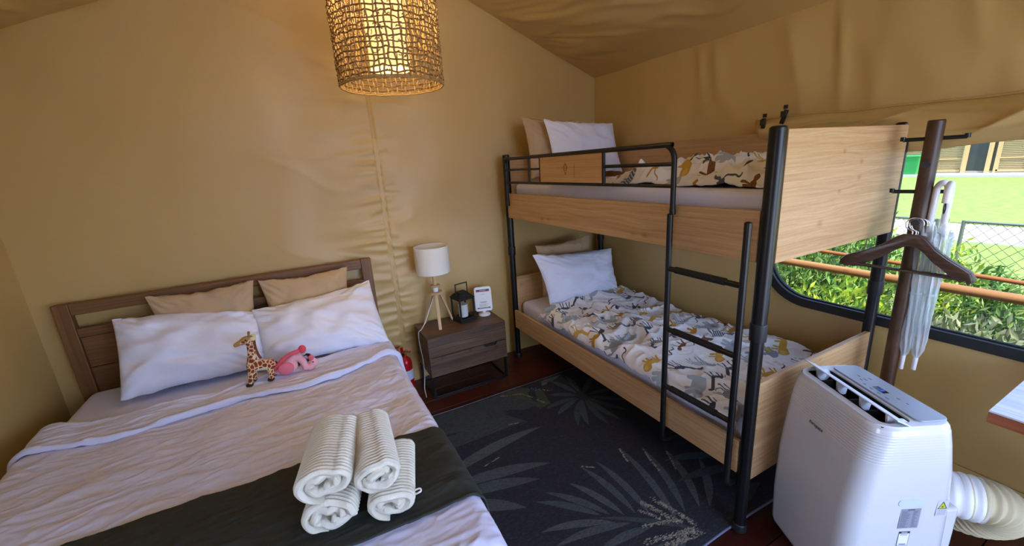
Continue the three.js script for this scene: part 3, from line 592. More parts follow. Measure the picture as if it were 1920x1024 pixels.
{
  const e = thing('fire_extinguisher', 'small red fire extinguisher on the floor between bed and nightstand', 'fire extinguisher', null, [-1.905, 0, 0.335]);
  part(e, 'cylinder', lathe([[0, 0.004], [0.040, 0.004], [0.047, 0.012], [0.047, 0.225], [0.043, 0.248], [0.030, 0.264], [0.016, 0.272], [0.016, 0.284], [0, 0.284]], 32), M.red);
  part(e, 'band', lathe([[0.0474, 0.10], [0.0478, 0.10], [0.0478, 0.175], [0.0474, 0.175]], 32), std({ color: 0xc9ccd6, roughness: 0.5 }), 'pale printed label band');
  part(e, 'valve', [bar(V(0, 0.28, 0), V(0, 0.312, 0), 0.012), bar(V(-0.02, 0.298, 0), V(0.022, 0.298, 0), 0.007)], std({ color: 0xb9a05a, roughness: 0.3, metalness: 0.8 }));
  part(e, 'lever', [box(0.085, 0.008, 0.018, 0.020, 0.345, 0, 0.002).rotateZ(0.26), box(0.070, 0.007, 0.018, 0.020, 0.316, 0, 0.002), box(0.016, 0.04, 0.018, -0.014, 0.325, 0, 0.002)], M.red);
  part(e, 'gauge', bar(V(0.0, 0.298, 0.006), V(0.0, 0.298, 0.022), 0.013, 20), M.chrome);
  part(e, 'pin', tube([V(0.02, 0.33, 0.01), V(0.03, 0.34, 0.014), V(0.04, 0.33, 0.014), V(0.03, 0.318, 0.012)], 0.0018, { closed: true, seg: 20, rad: 6 }), M.chrome);
  e.rotation.y = -0.7;
}

// ---------------------------------------------------------------- pendant lamp
{
  const R = 0.245, y0 = -0.50, y1 = -0.02, c = V(-1.885, 2.49, 0.95), rnd = mulberry(303);
  const p = thing('pendant_lamp', 'large woven rattan drum pendant lamp hanging from the tent ridge', 'lamp', null, [c.x, c.y, c.z]);
  const fib = std({ color: 0xb08a52, roughness: 0.6 }), fib2 = std({ color: 0x8c6234, roughness: 0.65 });
  const NV = 60, NH = 19, warpA = [], warpY = [];
  const rad = (a, y) => R + 0.003 * n2(a * 3, y * 9) - 0.018 * Math.max(0, y - y0 - 0.30) ;
  const put = (a, y, o = 0) => V(Math.sin(a) * (rad(a, y) + o), y, Math.cos(a) * (rad(a, y) + o));
  for (let k = 0; k < NV; k++) { const a0 = (k + (rnd() - 0.5) * 0.45) / NV * 2 * Math.PI, pts = []; for (let j = 0; j <= 22; j++) { const y = lerp(y0, y1, j / 22); pts.push(put(a0 + 0.030 * n2(k * 1.7, y * 9) + 0.010 * n2(k * 3.1, y * 40), y, (j + k) % 2 ? 0.0035 : -0.0035)); } warpA.push(tube(pts, 0.0034 + rnd() * 0.0014, { seg: 44, rad: 5 })); }
  for (let k = 0; k < NH; k++) { const yy = lerp(y0 + 0.02, y1 - 0.02, (k + (rnd() - 0.5) * 0.3) / (NH - 1)), pts = []; for (let j = 0; j < 90; j++) { const a = j / 90 * 2 * Math.PI; pts.push(put(a, yy + 0.006 * n2(j * 0.16, k * 2.3) + 0.003 * n2(j * 0.7, k), (j + k) % 2 ? -0.0035 : 0.0035)); } warpY.push(tube(pts, 0.0030 + rnd() * 0.0014, { closed: true, seg: 180, rad: 5 })); }
  const loose = [];
  for (let k = 0; k < 520; k++) {
    const a = rnd() * 6.283, y = lerp(y0 + 0.015, y1 - 0.02, rnd()), da = (rnd() - 0.5) * 0.30, dy = (rnd() - 0.5) * 0.06, pts = [];
    for (let j = 0; j <= 6; j++) pts.push(put(a + da * j / 6, clamp(y + dy * j / 6 + (rnd() - 0.5) * 0.012, y0, y1), 0.004 + 0.005 * Math.sin(j * 1.6)));
    loose.push(tube(pts, 0.0016 + rnd() * 0.0014, { seg: 12, rad: 4 }));
  }
  part(p, 'upright_weave', warpA, fib, undefined, 'stuff');
  part(p, 'round_weave', warpY, fib2, undefined, 'stuff');
  part(p, 'loose_fibres', loose, fib, undefined, 'stuff');
  const hoop = (y, r) => { const pts = []; for (let j = 0; j < 60; j++) { const a = j / 60 * 6.2832; pts.push(put(a, y + 0.002 * n2(j, y), 0)); } return tube(pts, r, { closed: true, seg: 180, rad: 7 }); };
  for (const y of [y0, y1]) part(p, 'hoop', [hoop(y, 0.0042), hoop(y + 0.009, 0.003)], fib);
  const glow = std({ color: 0xf3e3b4, roughness: 0.9, emissive: new THREE.Color(1.0, 0.80, 0.30), emissiveIntensity: 0.12, side: THREE.DoubleSide });
  part(p, 'diffuser', new THREE.CylinderGeometry(0.096, 0.096, 0.40, 48, 1, true).translate(0, -0.225, 0), glow, 'glowing pale yellow inner cylinder');
  part(p, 'bulb', ball(0.034, 0, -0.13, 0.055, 1, 1.1, 1), std({ color: 0xffffff, emissive: new THREE.Color(1, 0.95, 0.8), emissiveIntensity: 0.4 }));
  part(p, 'spider', [0, 1, 2].map((k) => bar(V(0, -0.022, 0), V(Math.sin(k * 2.094) * R, -0.022, Math.cos(k * 2.094) * R), 0.003, 6)), M.black);
  part(p, 'cord', bar(V(0, -0.03, 0), V(0, roofY(c.x) - c.y - 0.03, 0), 0.0035, 8), M.black);
  const light = new THREE.PointLight(new THREE.Color(1.0, 0.78, 0.42), 0.12, 0, 2); light.position.set(0, -0.13, 0.055); light.castShadow = true; light.shadow.radius = 3; p.add(light);
}

// ---------------------------------------------------------------- rug
{
  const X0 = -2.75, X1 = -0.36, Z0 = 0.775, Z1 = 2.295, px = 2048, pz = 1302, k = px / (X1 - X0);
  const tex = canvasTex(px, pz, (g, w, h) => {
    const rnd = mulberry(9), P = (x, z) => [(x - X0) * k, (z - Z0) * k];
    g.fillStyle = '#23252f'; g.fillRect(0, 0, w, h);
    const blade = (x0, z0, x1, z1, wid, bend, col) => {
      const [ax, ay] = P(x0, z0), [bx, by] = P(x1, z1), dx = bx - ax, dy = by - ay, l = Math.hypot(dx, dy), nx = -dy / l, ny = dx / l, W = wid * k, B = bend * l;
      g.fillStyle = col; g.beginPath(); g.moveTo(ax, ay);
      g.bezierCurveTo(ax + dx * 0.3 + nx * (B + W * 0.7), ay + dy * 0.3 + ny * (B + W * 0.7), ax + dx * 0.7 + nx * (B + W * 0.6), ay + dy * 0.7 + ny * (B + W * 0.6), bx, by);
      g.bezierCurveTo(ax + dx * 0.7 + nx * (B - W * 0.4), ay + dy * 0.7 + ny * (B - W * 0.4), ax + dx * 0.3 + nx * (B - W * 0.6), ay + dy * 0.3 + ny * (B - W * 0.6), ax, ay); g.fill();
    };
    const frond = (roots, tips, wid, bend, cols) => roots.forEach((r, i) => blade(r[0], r[1], tips[i][0], tips[i][1], wid, bend, cols[i % cols.length]));
    const G = ['#495055', '#454f53', '#4e5658'], Tl = ['#3a4850', '#3e4d55', '#36444c'];
    // big frond by the bunk ladder
    blade(-1.10, 2.26, -1.47, 1.95, 0.03, 0.05, '#3d4448');
    frond([[-1.17, 2.17], [-1.10, 2.15], [-1.02, 2.16], [-1.24, 2.07], [-1.29, 2.03], [-1.34, 2.01], [-1.39, 1.98], [-1.43, 1.96], [-1.40, 2.02], [-1.34, 2.06], [-1.28, 2.12], [-0.98, 2.18]],
      [[-1.053, 1.649], [-0.946, 1.726], [-0.849, 1.804], [-1.23, 1.669], [-1.325, 1.656], [-1.443, 1.72], [-1.581, 1.708], [-1.648, 1.736], [-1.715, 1.892], [-1.704, 1.985], [-1.56, 2.10], [-0.75, 1.93]], 0.046, 0.06, G);
    frond([[-1.16, 2.2], [-1.22, 2.22], [-1.3, 2.2]], [[-1.40, 2.29], [-1.50, 2.28], [-1.62, 2.22]], 0.05, -0.06, G);
    // frond coming out from under the double bed
    frond([[-1.98, 1.44], [-1.98, 1.50], [-2.0, 1.36], [-2.0, 1.56]], [[-1.439, 1.553], [-1.55, 1.62], [-1.306, 1.26], [-1.70, 1.74]], 0.085, -0.08, G);
    frond([[-2.3, 1.3], [-2.3, 1.5], [-2.4, 1.7], [-2.4, 1.9]], [[-2.0, 1.0], [-1.9, 1.1], [-2.0, 1.9], [-1.95, 2.15]], 0.08, 0.08, G);
    // pale leaf near the nightstand
    g.fillStyle = '#3b4245'; g.beginPath(); let q = [[-2.2, 0.775], [-1.25, 0.775], [-1.19, 0.9], [-1.19, 1.05], [-1.32, 1.05], [-1.45, 1.02], [-1.36, 1.17], [-1.62, 1.20], [-1.80, 1.16], [-2.2, 1.24]].map((p) => P(...p)); q.forEach((p, i) => (i ? g.lineTo(...p) : g.moveTo(...p))); g.closePath(); g.fill();
    blade(-1.90, 1.16, -1.36, 1.16, 0.05, 0.03, '#23252f'); blade(-1.30, 1.10, -1.45, 0.99, 0.05, 0.05, '#262832'); blade(-2.0, 0.98, -1.75, 1.03, 0.03, 0.05, '#262832');
    g.fillStyle = '#41493f'; g.beginPath(); q = [[-1.36, 0.80], [-1.20, 0.79], [-1.09, 0.92], [-1.13, 1.08], [-1.22, 1.10], [-1.25, 0.95]].map((p) => P(...p)); q.forEach((p, i) => (i ? g.lineTo(...p) : g.moveTo(...p))); g.closePath(); g.fill();
    blade(-1.13, 0.84, -1.20, 1.03, 0.06, 0.1, '#262a33'); blade(-1.06, 0.86, -1.0, 0.79, 0.05, 0.1, '#596166'); blade(-1.05, 0.80, -0.86, 0.80, 0.05, 0.1, '#4a5358');
    // radiating leaf under the bunk
    const c = [-0.90, 1.12];
    [[-1.123, 1.378], [-1.065, 1.406], [-0.954, 1.468], [-0.86, 1.475], [-1.17, 1.22], [-1.20, 1.12], [-1.089, 0.99], [-0.98, 0.83], [-0.75, 1.42], [-0.66, 1.32], [-0.62, 1.15], [-0.70, 0.95], [-0.84, 0.84]].forEach(([x, z], i) => blade(lerp(c[0], x, 0.15), lerp(c[1], z, 0.15), x, z, 0.05, 0.05, Tl[i % 3]));
    frond([[-0.6, 2.1], [-0.62, 2.0], [-0.65, 2.2], [-0.55, 2.05], [-0.5, 1.95]], [[-0.98, 2.0], [-0.92, 1.86], [-0.9, 2.27], [-0.55, 1.6], [-0.4, 1.5]], 0.06, 0.07, Tl);
    // cream stitches along some ribs
    const stitch = (pts, wid, dens) => { for (let s = 0; s < pts.length - 1; s++) { const [a, b] = [pts[s], pts[s + 1]], n = Math.hypot(b[0] - a[0], b[1] - a[1]) * dens; for (let i = 0; i < n; i++) { const t = rnd(), x = lerp(a[0], b[0], t) + (rnd() - 0.5) * wid, z = lerp(a[1], b[1], t) + (rnd() - 0.5) * wid, [u, v] = P(x, z); g.fillStyle = rnd() > 0.4 ? '#a9a390' : '#87846f'; g.fillRect(u, v, 6 + rnd() * 4, 2.5); } } };
    stitch([[-1.166, 2.008], [-1.115, 2.21]], 0.022, 700); stitch([[-1.229, 1.994], [-1.164, 2.169]], 0.024, 760); stitch([[-1.319, 2.096], [-1.189, 2.143], [-1.15, 2.17]], 0.018, 600); stitch([[-1.363, 2.16], [-1.136, 2.228]], 0.026, 900); stitch([[-1.272, 2.026], [-1.22, 2.11]], 0.014, 600); stitch([[-1.316, 2.215], [-1.13, 2.25]], 0.026, 900);
    stitch([[-1.06, 1.66], [-1.09, 1.76]], 0.008, 500); stitch([[-0.95, 1.73], [-0.985, 1.82], [-1.0, 1.90]], 0.007, 420); stitch([[-0.86, 1.81], [-0.92, 1.93]], 0.006, 400); stitch([[-1.32, 1.66], [-1.27, 1.70]], 0.006, 400);
    stitch([[-1.30, 0.84], [-1.24, 0.87], [-1.20, 0.95]], 0.008, 350); stitch([[-1.19, 0.99], [-1.16, 1.06]], 0.008, 350); stitch([[-1.38, 0.81], [-1.34, 0.83]], 0.01, 450); stitch([[-1.48, 1.13], [-1.42, 1.15]], 0.006, 400); stitch([[-1.15, 0.84], [-1.05, 0.95]], 0.02, 260); stitch([[-1.76, 1.38], [-1.66, 1.36]], 0.008, 300);
    // woven threads
    for (let y = 0; y < h; y += 3) { g.fillStyle = `rgba(0,0,0,${0.10 + 0.16 * rnd()})`; g.fillRect(0, y, w, 1); }
    for (let i = 0; i < 60000; i++) { const v = rnd(); g.fillStyle = v > 0.5 ? 'rgba(150,155,165,0.10)' : 'rgba(0,0,0,0.20)'; g.fillRect(rnd() * w, rnd() * h, 5 + rnd() * 10, 2); }
  });
  const bumpT = sized(dataTex(64, 64, (i, j) => { const v = 90 + 150 * Math.abs(Math.sin(j / 64 * Math.PI * 4)) * (0.6 + 0.4 * Math.abs(Math.sin(i / 64 * Math.PI * 4 + Math.floor(j / 16) * 1.57))); return [v, v, v]; }), 0.028, 0.028);
  const rug = thing('rug', 'dark navy rug woven with grey palm leaves beside the double bed', 'rug');
  const W = X1 - X0, D = Z1 - Z0, top = cloth(span(0, 1, 90), span(0, 1, 60), (u, v) => { const x = lerp(X0, X1, u), z = lerp(Z0, Z1, v) + (0.5 - v) * 0.0 + 0.006 * n2(x * 1.2, v); return [x, 0.0105 + 0.0012 * n2(x * 1.5, z * 1.5), z, u, 1 - v]; }, 0.008, true);
  part(rug, 'pile', top, std({ map: tex, roughness: 0.95, bumpMap: bumpT.clone(), bumpScale: 0.0 }));
  const ed = []; for (const [a, b] of [[0, 1]]) ed.push(tube(span(0, 1, 60).map((u) => V(lerp(X0, X1, u), 0.007, Z1 + 0.003 + 0.006 * n2(lerp(X0, X1, u) * 1.2, 1))), 0.005, { seg: 90, rad: 8 }), tube(span(0, 1, 60).map((u) => V(lerp(X0, X1, u), 0.007, Z0 - 0.003 + 0.006 * n2(lerp(X0, X1, u) * 1.2, 0))), 0.005, { seg: 90, rad: 8 }));
  for (const x of [X0 - 0.003, X1 + 0.003]) ed.push(bar(V(x, 0.007, Z0), V(x, 0.007, Z1), 0.005, 8));
  part(rug, 'binding', ed, std({ color: 0x686a80, roughness: 0.9 }), 'bluish grey stitched edge');
}

// ---------------------------------------------------------------- bunk bed
const BK = { xf: -0.969, xr: -0.080, zf: 0.335, zn: 2.315 };
{
  const b = thing('bunk_bed', 'oak-panelled bunk bed with black tube posts and a ladder against the right wall', 'bunk bed');
  const { xf, xr, zf, zn } = BK, r = 0.0255;
  for (const x of [xf, xr]) for (const z of [zf, zn]) {
    const p = part(b, 'post', [bar(V(x, 0.03, z), V(x, 0.92, z), r - 0.002, 28), bar(V(x, 0.92, z), V(x, 1.645, z), r + 0.001, 28), lathe([[0, 1.652], [r - 0.006, 1.652], [r, 1.648], [r + 0.001, 1.643]], 28).translate(x, 0, z)], M.black);
    part(p, 'collar', lathe([[r - 0.002, 0.885], [r + 0.004, 0.887], [r + 0.0045, 0.952], [r + 0.002, 0.956], [r, 0.956]], 28).translate(x, 0, z), M.blackPlastic);
    part(p, 'foot', lathe([[0, 0.001], [r + 0.002, 0.001], [r + 0.005, 0.006], [r + 0.004, 0.036], [r + 0.001, 0.042], [r - 0.002, 0.042]], 28).translate(x, 0, z), M.blackPlastic);
  }
  const t = 0.020, z0 = zf + 0.022, z1 = zn - 0.022, L = z1 - z0, zc = (z0 + z1) / 2, x0 = xf + 0.020, x1 = xr - 0.010, W = x1 - x0, xc = (x0 + x1) / 2;
  const oak = (w, h, d, x, y, z, g, ou, ov) => uvBox(box(w, h, d, x, y, z, 0.002, 1), g, ou, ov);
  part(b, 'upper_side_board', oak(t, 0.184, L, xf - 0.010, 1.279, zc, 2, 0.3, 0.02), M.oak);
  part(b, 'lower_side_board', oak(t, 0.150, L, xf - 0.010, 0.359, zc, 2, 1.1, 0.2), M.oak);
  part(b, 'upper_back_board', oak(t, 0.47, L, xr + 0.005, 1.425, zc, 2, 0.5, 0.3), M.oak2);
  part(b, 'lower_back_board', oak(t, 0.16, L, xr + 0.005, 0.36, zc, 2, 0.5, 0.1), M.oak2);
  part(b, 'upper_end_panel', oak(W, 0.455, t, xc, 1.4125, zn + 0.014, 0, 0.9, 0.02), M.oak2);
  part(b, 'lower_end_panel', oak(W, 0.445, t, xc, 0.4805, zn + 0.006, 0, 0.1, 0.04), M.oak);
  part(b, 'upper_head_panel', oak(W, 0.455, t, xc, 1.4125, zf + 0.004, 0, 0.2, 0.1), M.oak);
  part(b, 'lower_head_panel', oak(W, 0.445, t, xc, 0.4805, zf + 0.004, 0, 0.7, 0.05), M.oak2);
  for (const y of [0.30, 1.215]) for (let k = 0; k < 12; k++) part(b, 'slat', oak(W - 0.02, 0.016, 0.07, xc, y, z0 + 0.06 + k * (L - 0.12) / 11, 0, k, 0), M.pale);
  // guard rail of bent tube with a wooden panel
  const gx = xf - 0.034, gr = 0.0115, zA = zf + 0.052, zB = 1.925;
  const gpts = [V(gx, 1.30, zA), V(gx, 1.45, zA), V(gx, 1.56, zA)]; for (let k = 0; k <= 6; k++) { const a = k / 6 * Math.PI / 2; gpts.push(V(gx, 1.585 + 0.035 * Math.sin(a), zA + 0.035 * (1 - Math.cos(a)))); }
  for (let k = 0; k <= 6; k++) { const a = k / 6 * Math.PI / 2; gpts.push(V(gx, 1.560 + 0.06 * Math.cos(a), zB - 0.06 + 0.06 * Math.sin(a))); } gpts.push(V(gx, 1.45, zB), V(gx, 1.352, zB));
  const g = part(b, 'guard_rail', [tube(gpts, gr, { seg: 160, rad: 12, tension: 0.2 }), bar(V(gx, 1.452, zA), V(gx, 1.452, zB), 0.008, 12), bar(V(gx, 1.61, zA + 0.34), V(gx, 1.452, zA + 0.34), 0.006, 10), bar(V(gx, 1.61, 0.872), V(gx, 1.452, 0.872), 0.008, 12), bar(V(gx, 1.61, 1.482), V(gx, 1.452, 1.482), 0.009, 12), bar(V(gx, 1.542, zA), V(gx, 1.542, 0.872), 0.007, 10), bar(V(gx, 1.542, 1.482), V(gx, 1.542, zB), 0.0085, 12), bar(V(gx, 1.356, zB), V(gx, 1.334, zB), 0.0135, 12), bar(V(gx, 1.30, zA), V(gx, 1.28, zA), 0.0135, 12)], M.black);
  part(g, 'guard_panel', oak(0.014, 0.150, 0.596, gx, 1.535, 1.177, 2, 0.2, 0.33), M.oak2);
  const em = [], ez = 1.155, ey = 1.538, ex = gx - 0.0074, ln = (y1, z1_, y2, z2, w = 0.0012) => em.push(bar(V(ex, ey + y1, ez + z1_), V(ex, ey + y2, ez + z2), w, 6));
  ln(0.012, -0.019, 0.012, 0.019); ln(0.012, -0.019, -0.034, 0); ln(0.012, 0.019, -0.034, 0); ln(0.012, -0.016, 0.020, -0.012); ln(0.012, 0.016, 0.020, 0.012); ln(0.020, -0.012, 0.020, 0.012); ln(0.020, -0.006, 0.026, 0); ln(0.020, 0.006, 0.026, 0); ln(0.026, 0, 0.036, 0); ln(0.003, -0.014, 0.003, 0.014, 0.0009); ln(-0.007, -0.010, -0.007, 0.010, 0.0009);
  part(g, 'emblem', em, std({ color: 0x5a3818, roughness: 0.8 }), 'engraved acorn-like line mark');
  part(g, 'grain_mark', bar(V(ex, ey + 0.030, ez + 0.085), V(ex, ey - 0.045, ez + 0.085), 0.0008, 6), std({ color: 0x7a5228, roughness: 0.8 }));
  // ladder
  const lx = xf - 0.068, lr = 0.0128;
  for (const [z, top] of [[1.944, 1.338], [2.284, 1.334]]) part(b, 'ladder_rail', [bar(V(lx, 0.30, z), V(lx, top, z), lr, 18), ball(lr, lx, top, z, 1, 0.5, 1), tube([V(lx, 0.30, z), V(lx, 0.265, z), V(lx + 0.014, 0.243, z), V(lx + 0.05, 0.236, z), V(lx + 0.16, 0.236, z)], lr, { seg: 30, rad: 14 })], M.black);
  for (const y of [1.105, 0.825, 0.540]) { const g2 = part(b, 'ladder_rung', bar(V(lx, y, 1.944), V(lx, y, 2.284), 0.0115, 16), M.black); part(g2, 'grip', bar(V(lx, y + 0.001, 1.985), V(lx, y + 0.001, 2.215), 0.0145, 16), M.blackMatte, 'matt rubber grip'); }
}
// animal print: mustard, grey and brown silhouettes on white
function animal(g, kind, s, col, col2) {
  g.save(); g.scale(s, s); g.fillStyle = col; g.strokeStyle = col; g.lineCap = 'round'; g.lineJoin = 'round';
  const E = (x, y, rx, ry, a = 0) => { g.beginPath(); g.ellipse(x, y, rx, ry, a, 0, 6.3); g.fill(); };
  const S = (w, ...p) => { g.lineWidth = w; g.beginPath(); g.moveTo(p[0], p[1]); for (let i = 2; i < p.length; i += 2) g.lineTo(p[i], p[i + 1]); g.stroke(); };
  const C = (w, x, y, a, b, c, d, e, f) => { g.lineWidth = w; g.beginPath(); g.moveTo(x, y); g.bezierCurveTo(a, b, c, d, e, f); g.stroke(); };
  if (kind === 0) { E(0, 0, 17, 8, -0.25); C(7, 13, -5, 20, -16, 24, -26, 30, -36); E(34, -38, 7, 3.6, 0.2); S(2, 29, -40, 28, -45); S(3.2, 12, 3, 16, 30); S(3.2, 6, 4, 4, 30); S(3.2, -10, 5, -8, 31); S(3.2, -15, 3, -20, 29); C(1.6, -17, -2, -24, 4, -22, 10, -24, 14); }
  if (kind === 1) { E(0, 0, 26, 17); E(25, -4, 12, 12); C(6, 34, -2, 44, 8, 38, 20, 46, 24); S(8, 14, 10, 14, 26); S(8, 22, 8, 24, 25); S(8, -12, 10, -12, 26); S(8, -20, 8, -22, 25); C(2, -26, -4, -34, 4, -30, 8, -33, 13); g.fillStyle = col2; E(20, -4, 6, 9, 0.3); }
  if (kind === 2) { E(-4, 2, 22, 9, -0.05); E(19, -5, 13, 13); S(5, 12, 8, 14, 22); S(5, 4, 8, 3, 22); S(5, -16, 8, -14, 22); S(5, -22, 6, -26, 21); C(2.2, -25, 0, -38, -4, -34, -18, -42, -18); E(-42, -18, 3.5, 3); g.fillStyle = col2; E(22, -4, 6.5, 6.5); }
  if (kind === 3) { E(0, 0, 13, 8, 0.5); E(12, -12, 7, 6.4); C(4, 4, 4, 12, 8, 10, 18, 20, 18); C(4, -6, 2, -12, 12, -4, 18, -8, 26); C(4, 6, -4, 18, -2, 22, 4, 28, 0); C(2.6, -12, -2, -30, -4, -24, -28, -36, -24); g.fillStyle = col2; E(14, -11, 3.6, 3.2); }
  if (kind === 4) { E(0, 0, 24, 7.5, -0.08); E(26, -6, 7, 5.6); S(4.4, 15, 4, 24, 20); S(4.4, 10, 4, 12, 20); S(4.4, -16, 4, -12, 20); S(4.4, -20, 3, -30, 18); C(2.4, -24, -1, -38, 2, -36, -14, -46, -12); g.fillStyle = col2; for (let i = 0; i < 12; i++) E(-20 + i * 3.6, (i % 3) * 3.2 - 3.5, 1.1, 0.9); }
  if (kind === 5) { E(0, 0, 20, 10, -0.1); C(8, 15, -4, 22, -12, 22, -16, 26, -20); E(30, -20, 8, 4.6, 0.5); S(3.6, 12, 6, 14, 27); S(3.6, 6, 7, 5, 27); S(3.6, -12, 7, -11, 27); S(3.6, -17, 5, -21, 26); C(2, -20, -2, -28, 4, -25, 10, -28, 16); g.strokeStyle = col2; for (let i = 0; i < 7; i++) S(1.5, -15 + i * 5, -8 + (i % 2), -16 + i * 5.4, 8); }
  if (kind === 6) { C(3.4, -22, 6, -10, -14, 2, 16, 12, 0); C(3.4, 12, 0, 18, -10, 22, -4, 24, 2); }
  g.restore();
}
const printTex = canvasTex(1536, 1536, (g, w) => {
  const R = mulberry(515); g.fillStyle = '#e9e7e6'; g.fillRect(0, 0, w, w);
  const cols = ['#b5832b', '#4c515c', '#a9b4bc', '#7a4e2c', '#8f989f', '#caa04a'], N = 9, cell = w / N;
  const kinds = [2, 1, 0, 4, 5, 3, 1, 2, 6, 0, 4, 5, 3];
  for (let j = 0; j < N; j++) for (let i = 0; i < N; i++) {
    const k = kinds[(i * 5 + j * 3 + Math.floor(R() * 2)) % 13], col = k === 1 ? (R() > 0.3 ? '#a7b1b8' : '#8d979f') : k === 2 ? (R() > 0.25 ? '#b5832b' : '#c39a3e') : k === 0 ? (R() > 0.5 ? '#464b57' : '#c9a44c') : k === 4 ? (R() > 0.5 ? '#7a4e2c' : '#b5832b') : k === 5 ? (R() > 0.4 ? '#5a616d' : '#99a2aa') : k === 6 ? '#5b4a3c' : (R() > 0.5 ? '#6b4630' : '#4c515c');
    const col2 = k === 1 ? '#8b959d' : k === 5 ? '#d9d9da' : k === 2 ? '#d2ab55' : '#3a2a20', x = (i + 0.5 + (R() - 0.5) * 0.35 + (j % 2) * 0.4) * cell, y = (j + 0.5 + (R() - 0.5) * 0.35) * cell, a = (R() - 0.5) * 1.0, f = R() > 0.5 ? 1 : -1, s = cell / (k === 1 ? 68 : k === 0 ? 68 : 70);
    for (const ox of [-w, 0, w]) for (const oy of [-w, 0, w]) { if (x + ox < -200 || x + ox > w + 200 || y + oy < -200 || y + oy > w + 200) continue; g.save(); g.translate(x + ox, y + oy); g.rotate(a); g.scale(f, 1); animal(g, k, s, col, col2); g.restore(); }
  }
});
printTex.wrapS = printTex.wrapT = THREE.RepeatWrapping; printTex.repeat.set(1 / 1.25, 1 / 1.25);
const printCloth = phy({ map: printTex, roughness: 0.92, sheen: 0.25, sheenRoughness: 0.6, bumpMap: T.linenBump, bumpScale: 0.0002 });
{
  const mx = (BK.xf + BK.xr) / 2 + 0.012;
  single('mattress', box(0.830, 0.185, 1.915, mx, 0.407, 1.325, 0.035, 5), M.sheet, 'white sheeted mattress of the lower bunk', 'mattress');
  single('mattress', box(0.830, 0.210, 1.915, mx, 1.332, 1.325, 0.035, 5), M.sheet, 'white sheeted mattress of the upper bunk behind the guard rail', 'mattress');
  // lower duvet: flat towards the foot, bunched by the pillow, hanging a little over the front edge
  const low = (u, z) => 0.012 + 0.016 * (n2(u * 2.2 + 4, z * 1.8) + 0.6) + 0.027 * folds(u * 0.9 + z * 0.35, z * 0.55 - u * 0.25, 2.6, 3) + 0.012 * folds(u + 3, z, 5.0, 6) + 0.004 * folds(u, z, 13, 2) + 0.026 * Math.exp(-(((z - 0.72) / 0.06) ** 2));
  const edge = 0.405;
  single('duvet', cloth(span(-0.375, 0.50, 130), span(0, 1, 260), (u, t) => {
    const z0 = 0.668 + 0.035 * n2(u * 4, 3) + 0.05 * (u + 0.4) * 0.4, z1 = 2.262, z = lerp(z0, z1, t); const e = edge + 0.012 * n2(z * 3, 7); let a = u * (1 + 0.035 * n2(z * 2.6, 5) * sstep(0.2, 0.5, u)), x = a, dy = 0;
    if (a > e) { const q = (a - e) / 0.055, c = Math.min(q, Math.PI / 2); x = e + 0.055 * Math.sin(c); dy = 0.055 * (1 - Math.cos(c)) + Math.max(0, (q - Math.PI / 2)) * 0.055; }
    const rim = sstep(0, 0.03, t) * sstep(1, 0.985, t) * sstep(-0.375, -0.34, u) ;
    return [mx - x, 0.503 + low(u, z) * (0.25 + 0.75 * rim) - dy, z, u, z];
  }, 0.014), printCloth, 'animal print duvet spread on the lower bunk mattress', 'duvet');
  const up = (u, z) => 0.018 + (0.045 * folds(u * 1.1 + z * 0.2, z * 0.9, 2.3, 12) + 0.040 * (n2(u * 2.4 + 9, z * 2.2) * 0.5 + 0.5) + 0.020 * folds(u, z, 5, 17) + 0.007 * folds(u, z, 11, 4)) * sstep(1.20, 1.55, z) + 0.03 * sstep(1.3, 1.7, z) * sstep(0.25, -0.1, u) + 0.012 * folds(u, z, 6, 1);
  single('duvet', cloth(span(-0.385, 0.375, 130), span(0, 1, 190), (u, t) => {
    const z0 = 1.10 + 0.05 * n2(u * 3, 5), z1 = 2.265, z = lerp(z0, z1, t), rim = sstep(0, 0.05, t) * sstep(1, 0.97, t) * sstep(-0.385, -0.33, u) * sstep(0.375, 0.31, u + 0.015 * n2(z * 5, 2));
    return [mx - u, 1.440 + up(u, z) * (0.18 + 0.82 * rim), z, u + 0.4, z * 1.02 + 0.33];
  }, 0.010), printCloth, 'crumpled animal print duvet on the upper bunk', 'duvet');
  pillow('pillow', 'beige cushion standing at the head of the upper bunk, behind the white pillow', 'bunk pillows', [[-0.880, 1.906, 0.448], [-0.387, 1.880, 0.448], [-0.37, 1.47, 0.50], [-0.855, 1.47, 0.50]], 0.050, 21, M.beige, { pinch: 0.08 });
  pillow('pillow', 'white pillow standing at the head of the upper bunk', 'bunk pillows', [[-0.770, 1.872, 0.565], [-0.150, 1.838, 0.575], [-0.118, 1.475, 0.650], [-0.742, 1.475, 0.640]], 0.070, 26, M.pillow, { pinch: 0.06 });
  pillow('pillow', 'beige cushion at the head of the lower bunk, behind the white pillow', 'bunk pillows', [[-0.825, 0.958, 0.455], [-0.292, 0.972, 0.455], [-0.30, 0.54, 0.50], [-0.80, 0.54, 0.50]], 0.050, 31, M.beige, { pinch: 0.08 });
  pillow('pillow', 'bright white pillow standing at the head of the lower bunk', 'bunk pillows', [[-0.930, 0.922, 0.590], [-0.185, 0.860, 0.600], [-0.200, 0.525, 0.700], [-0.862, 0.545, 0.700]], 0.075, 36, M.pillow, { pinch: 0.06, wr: 1.3 });
}

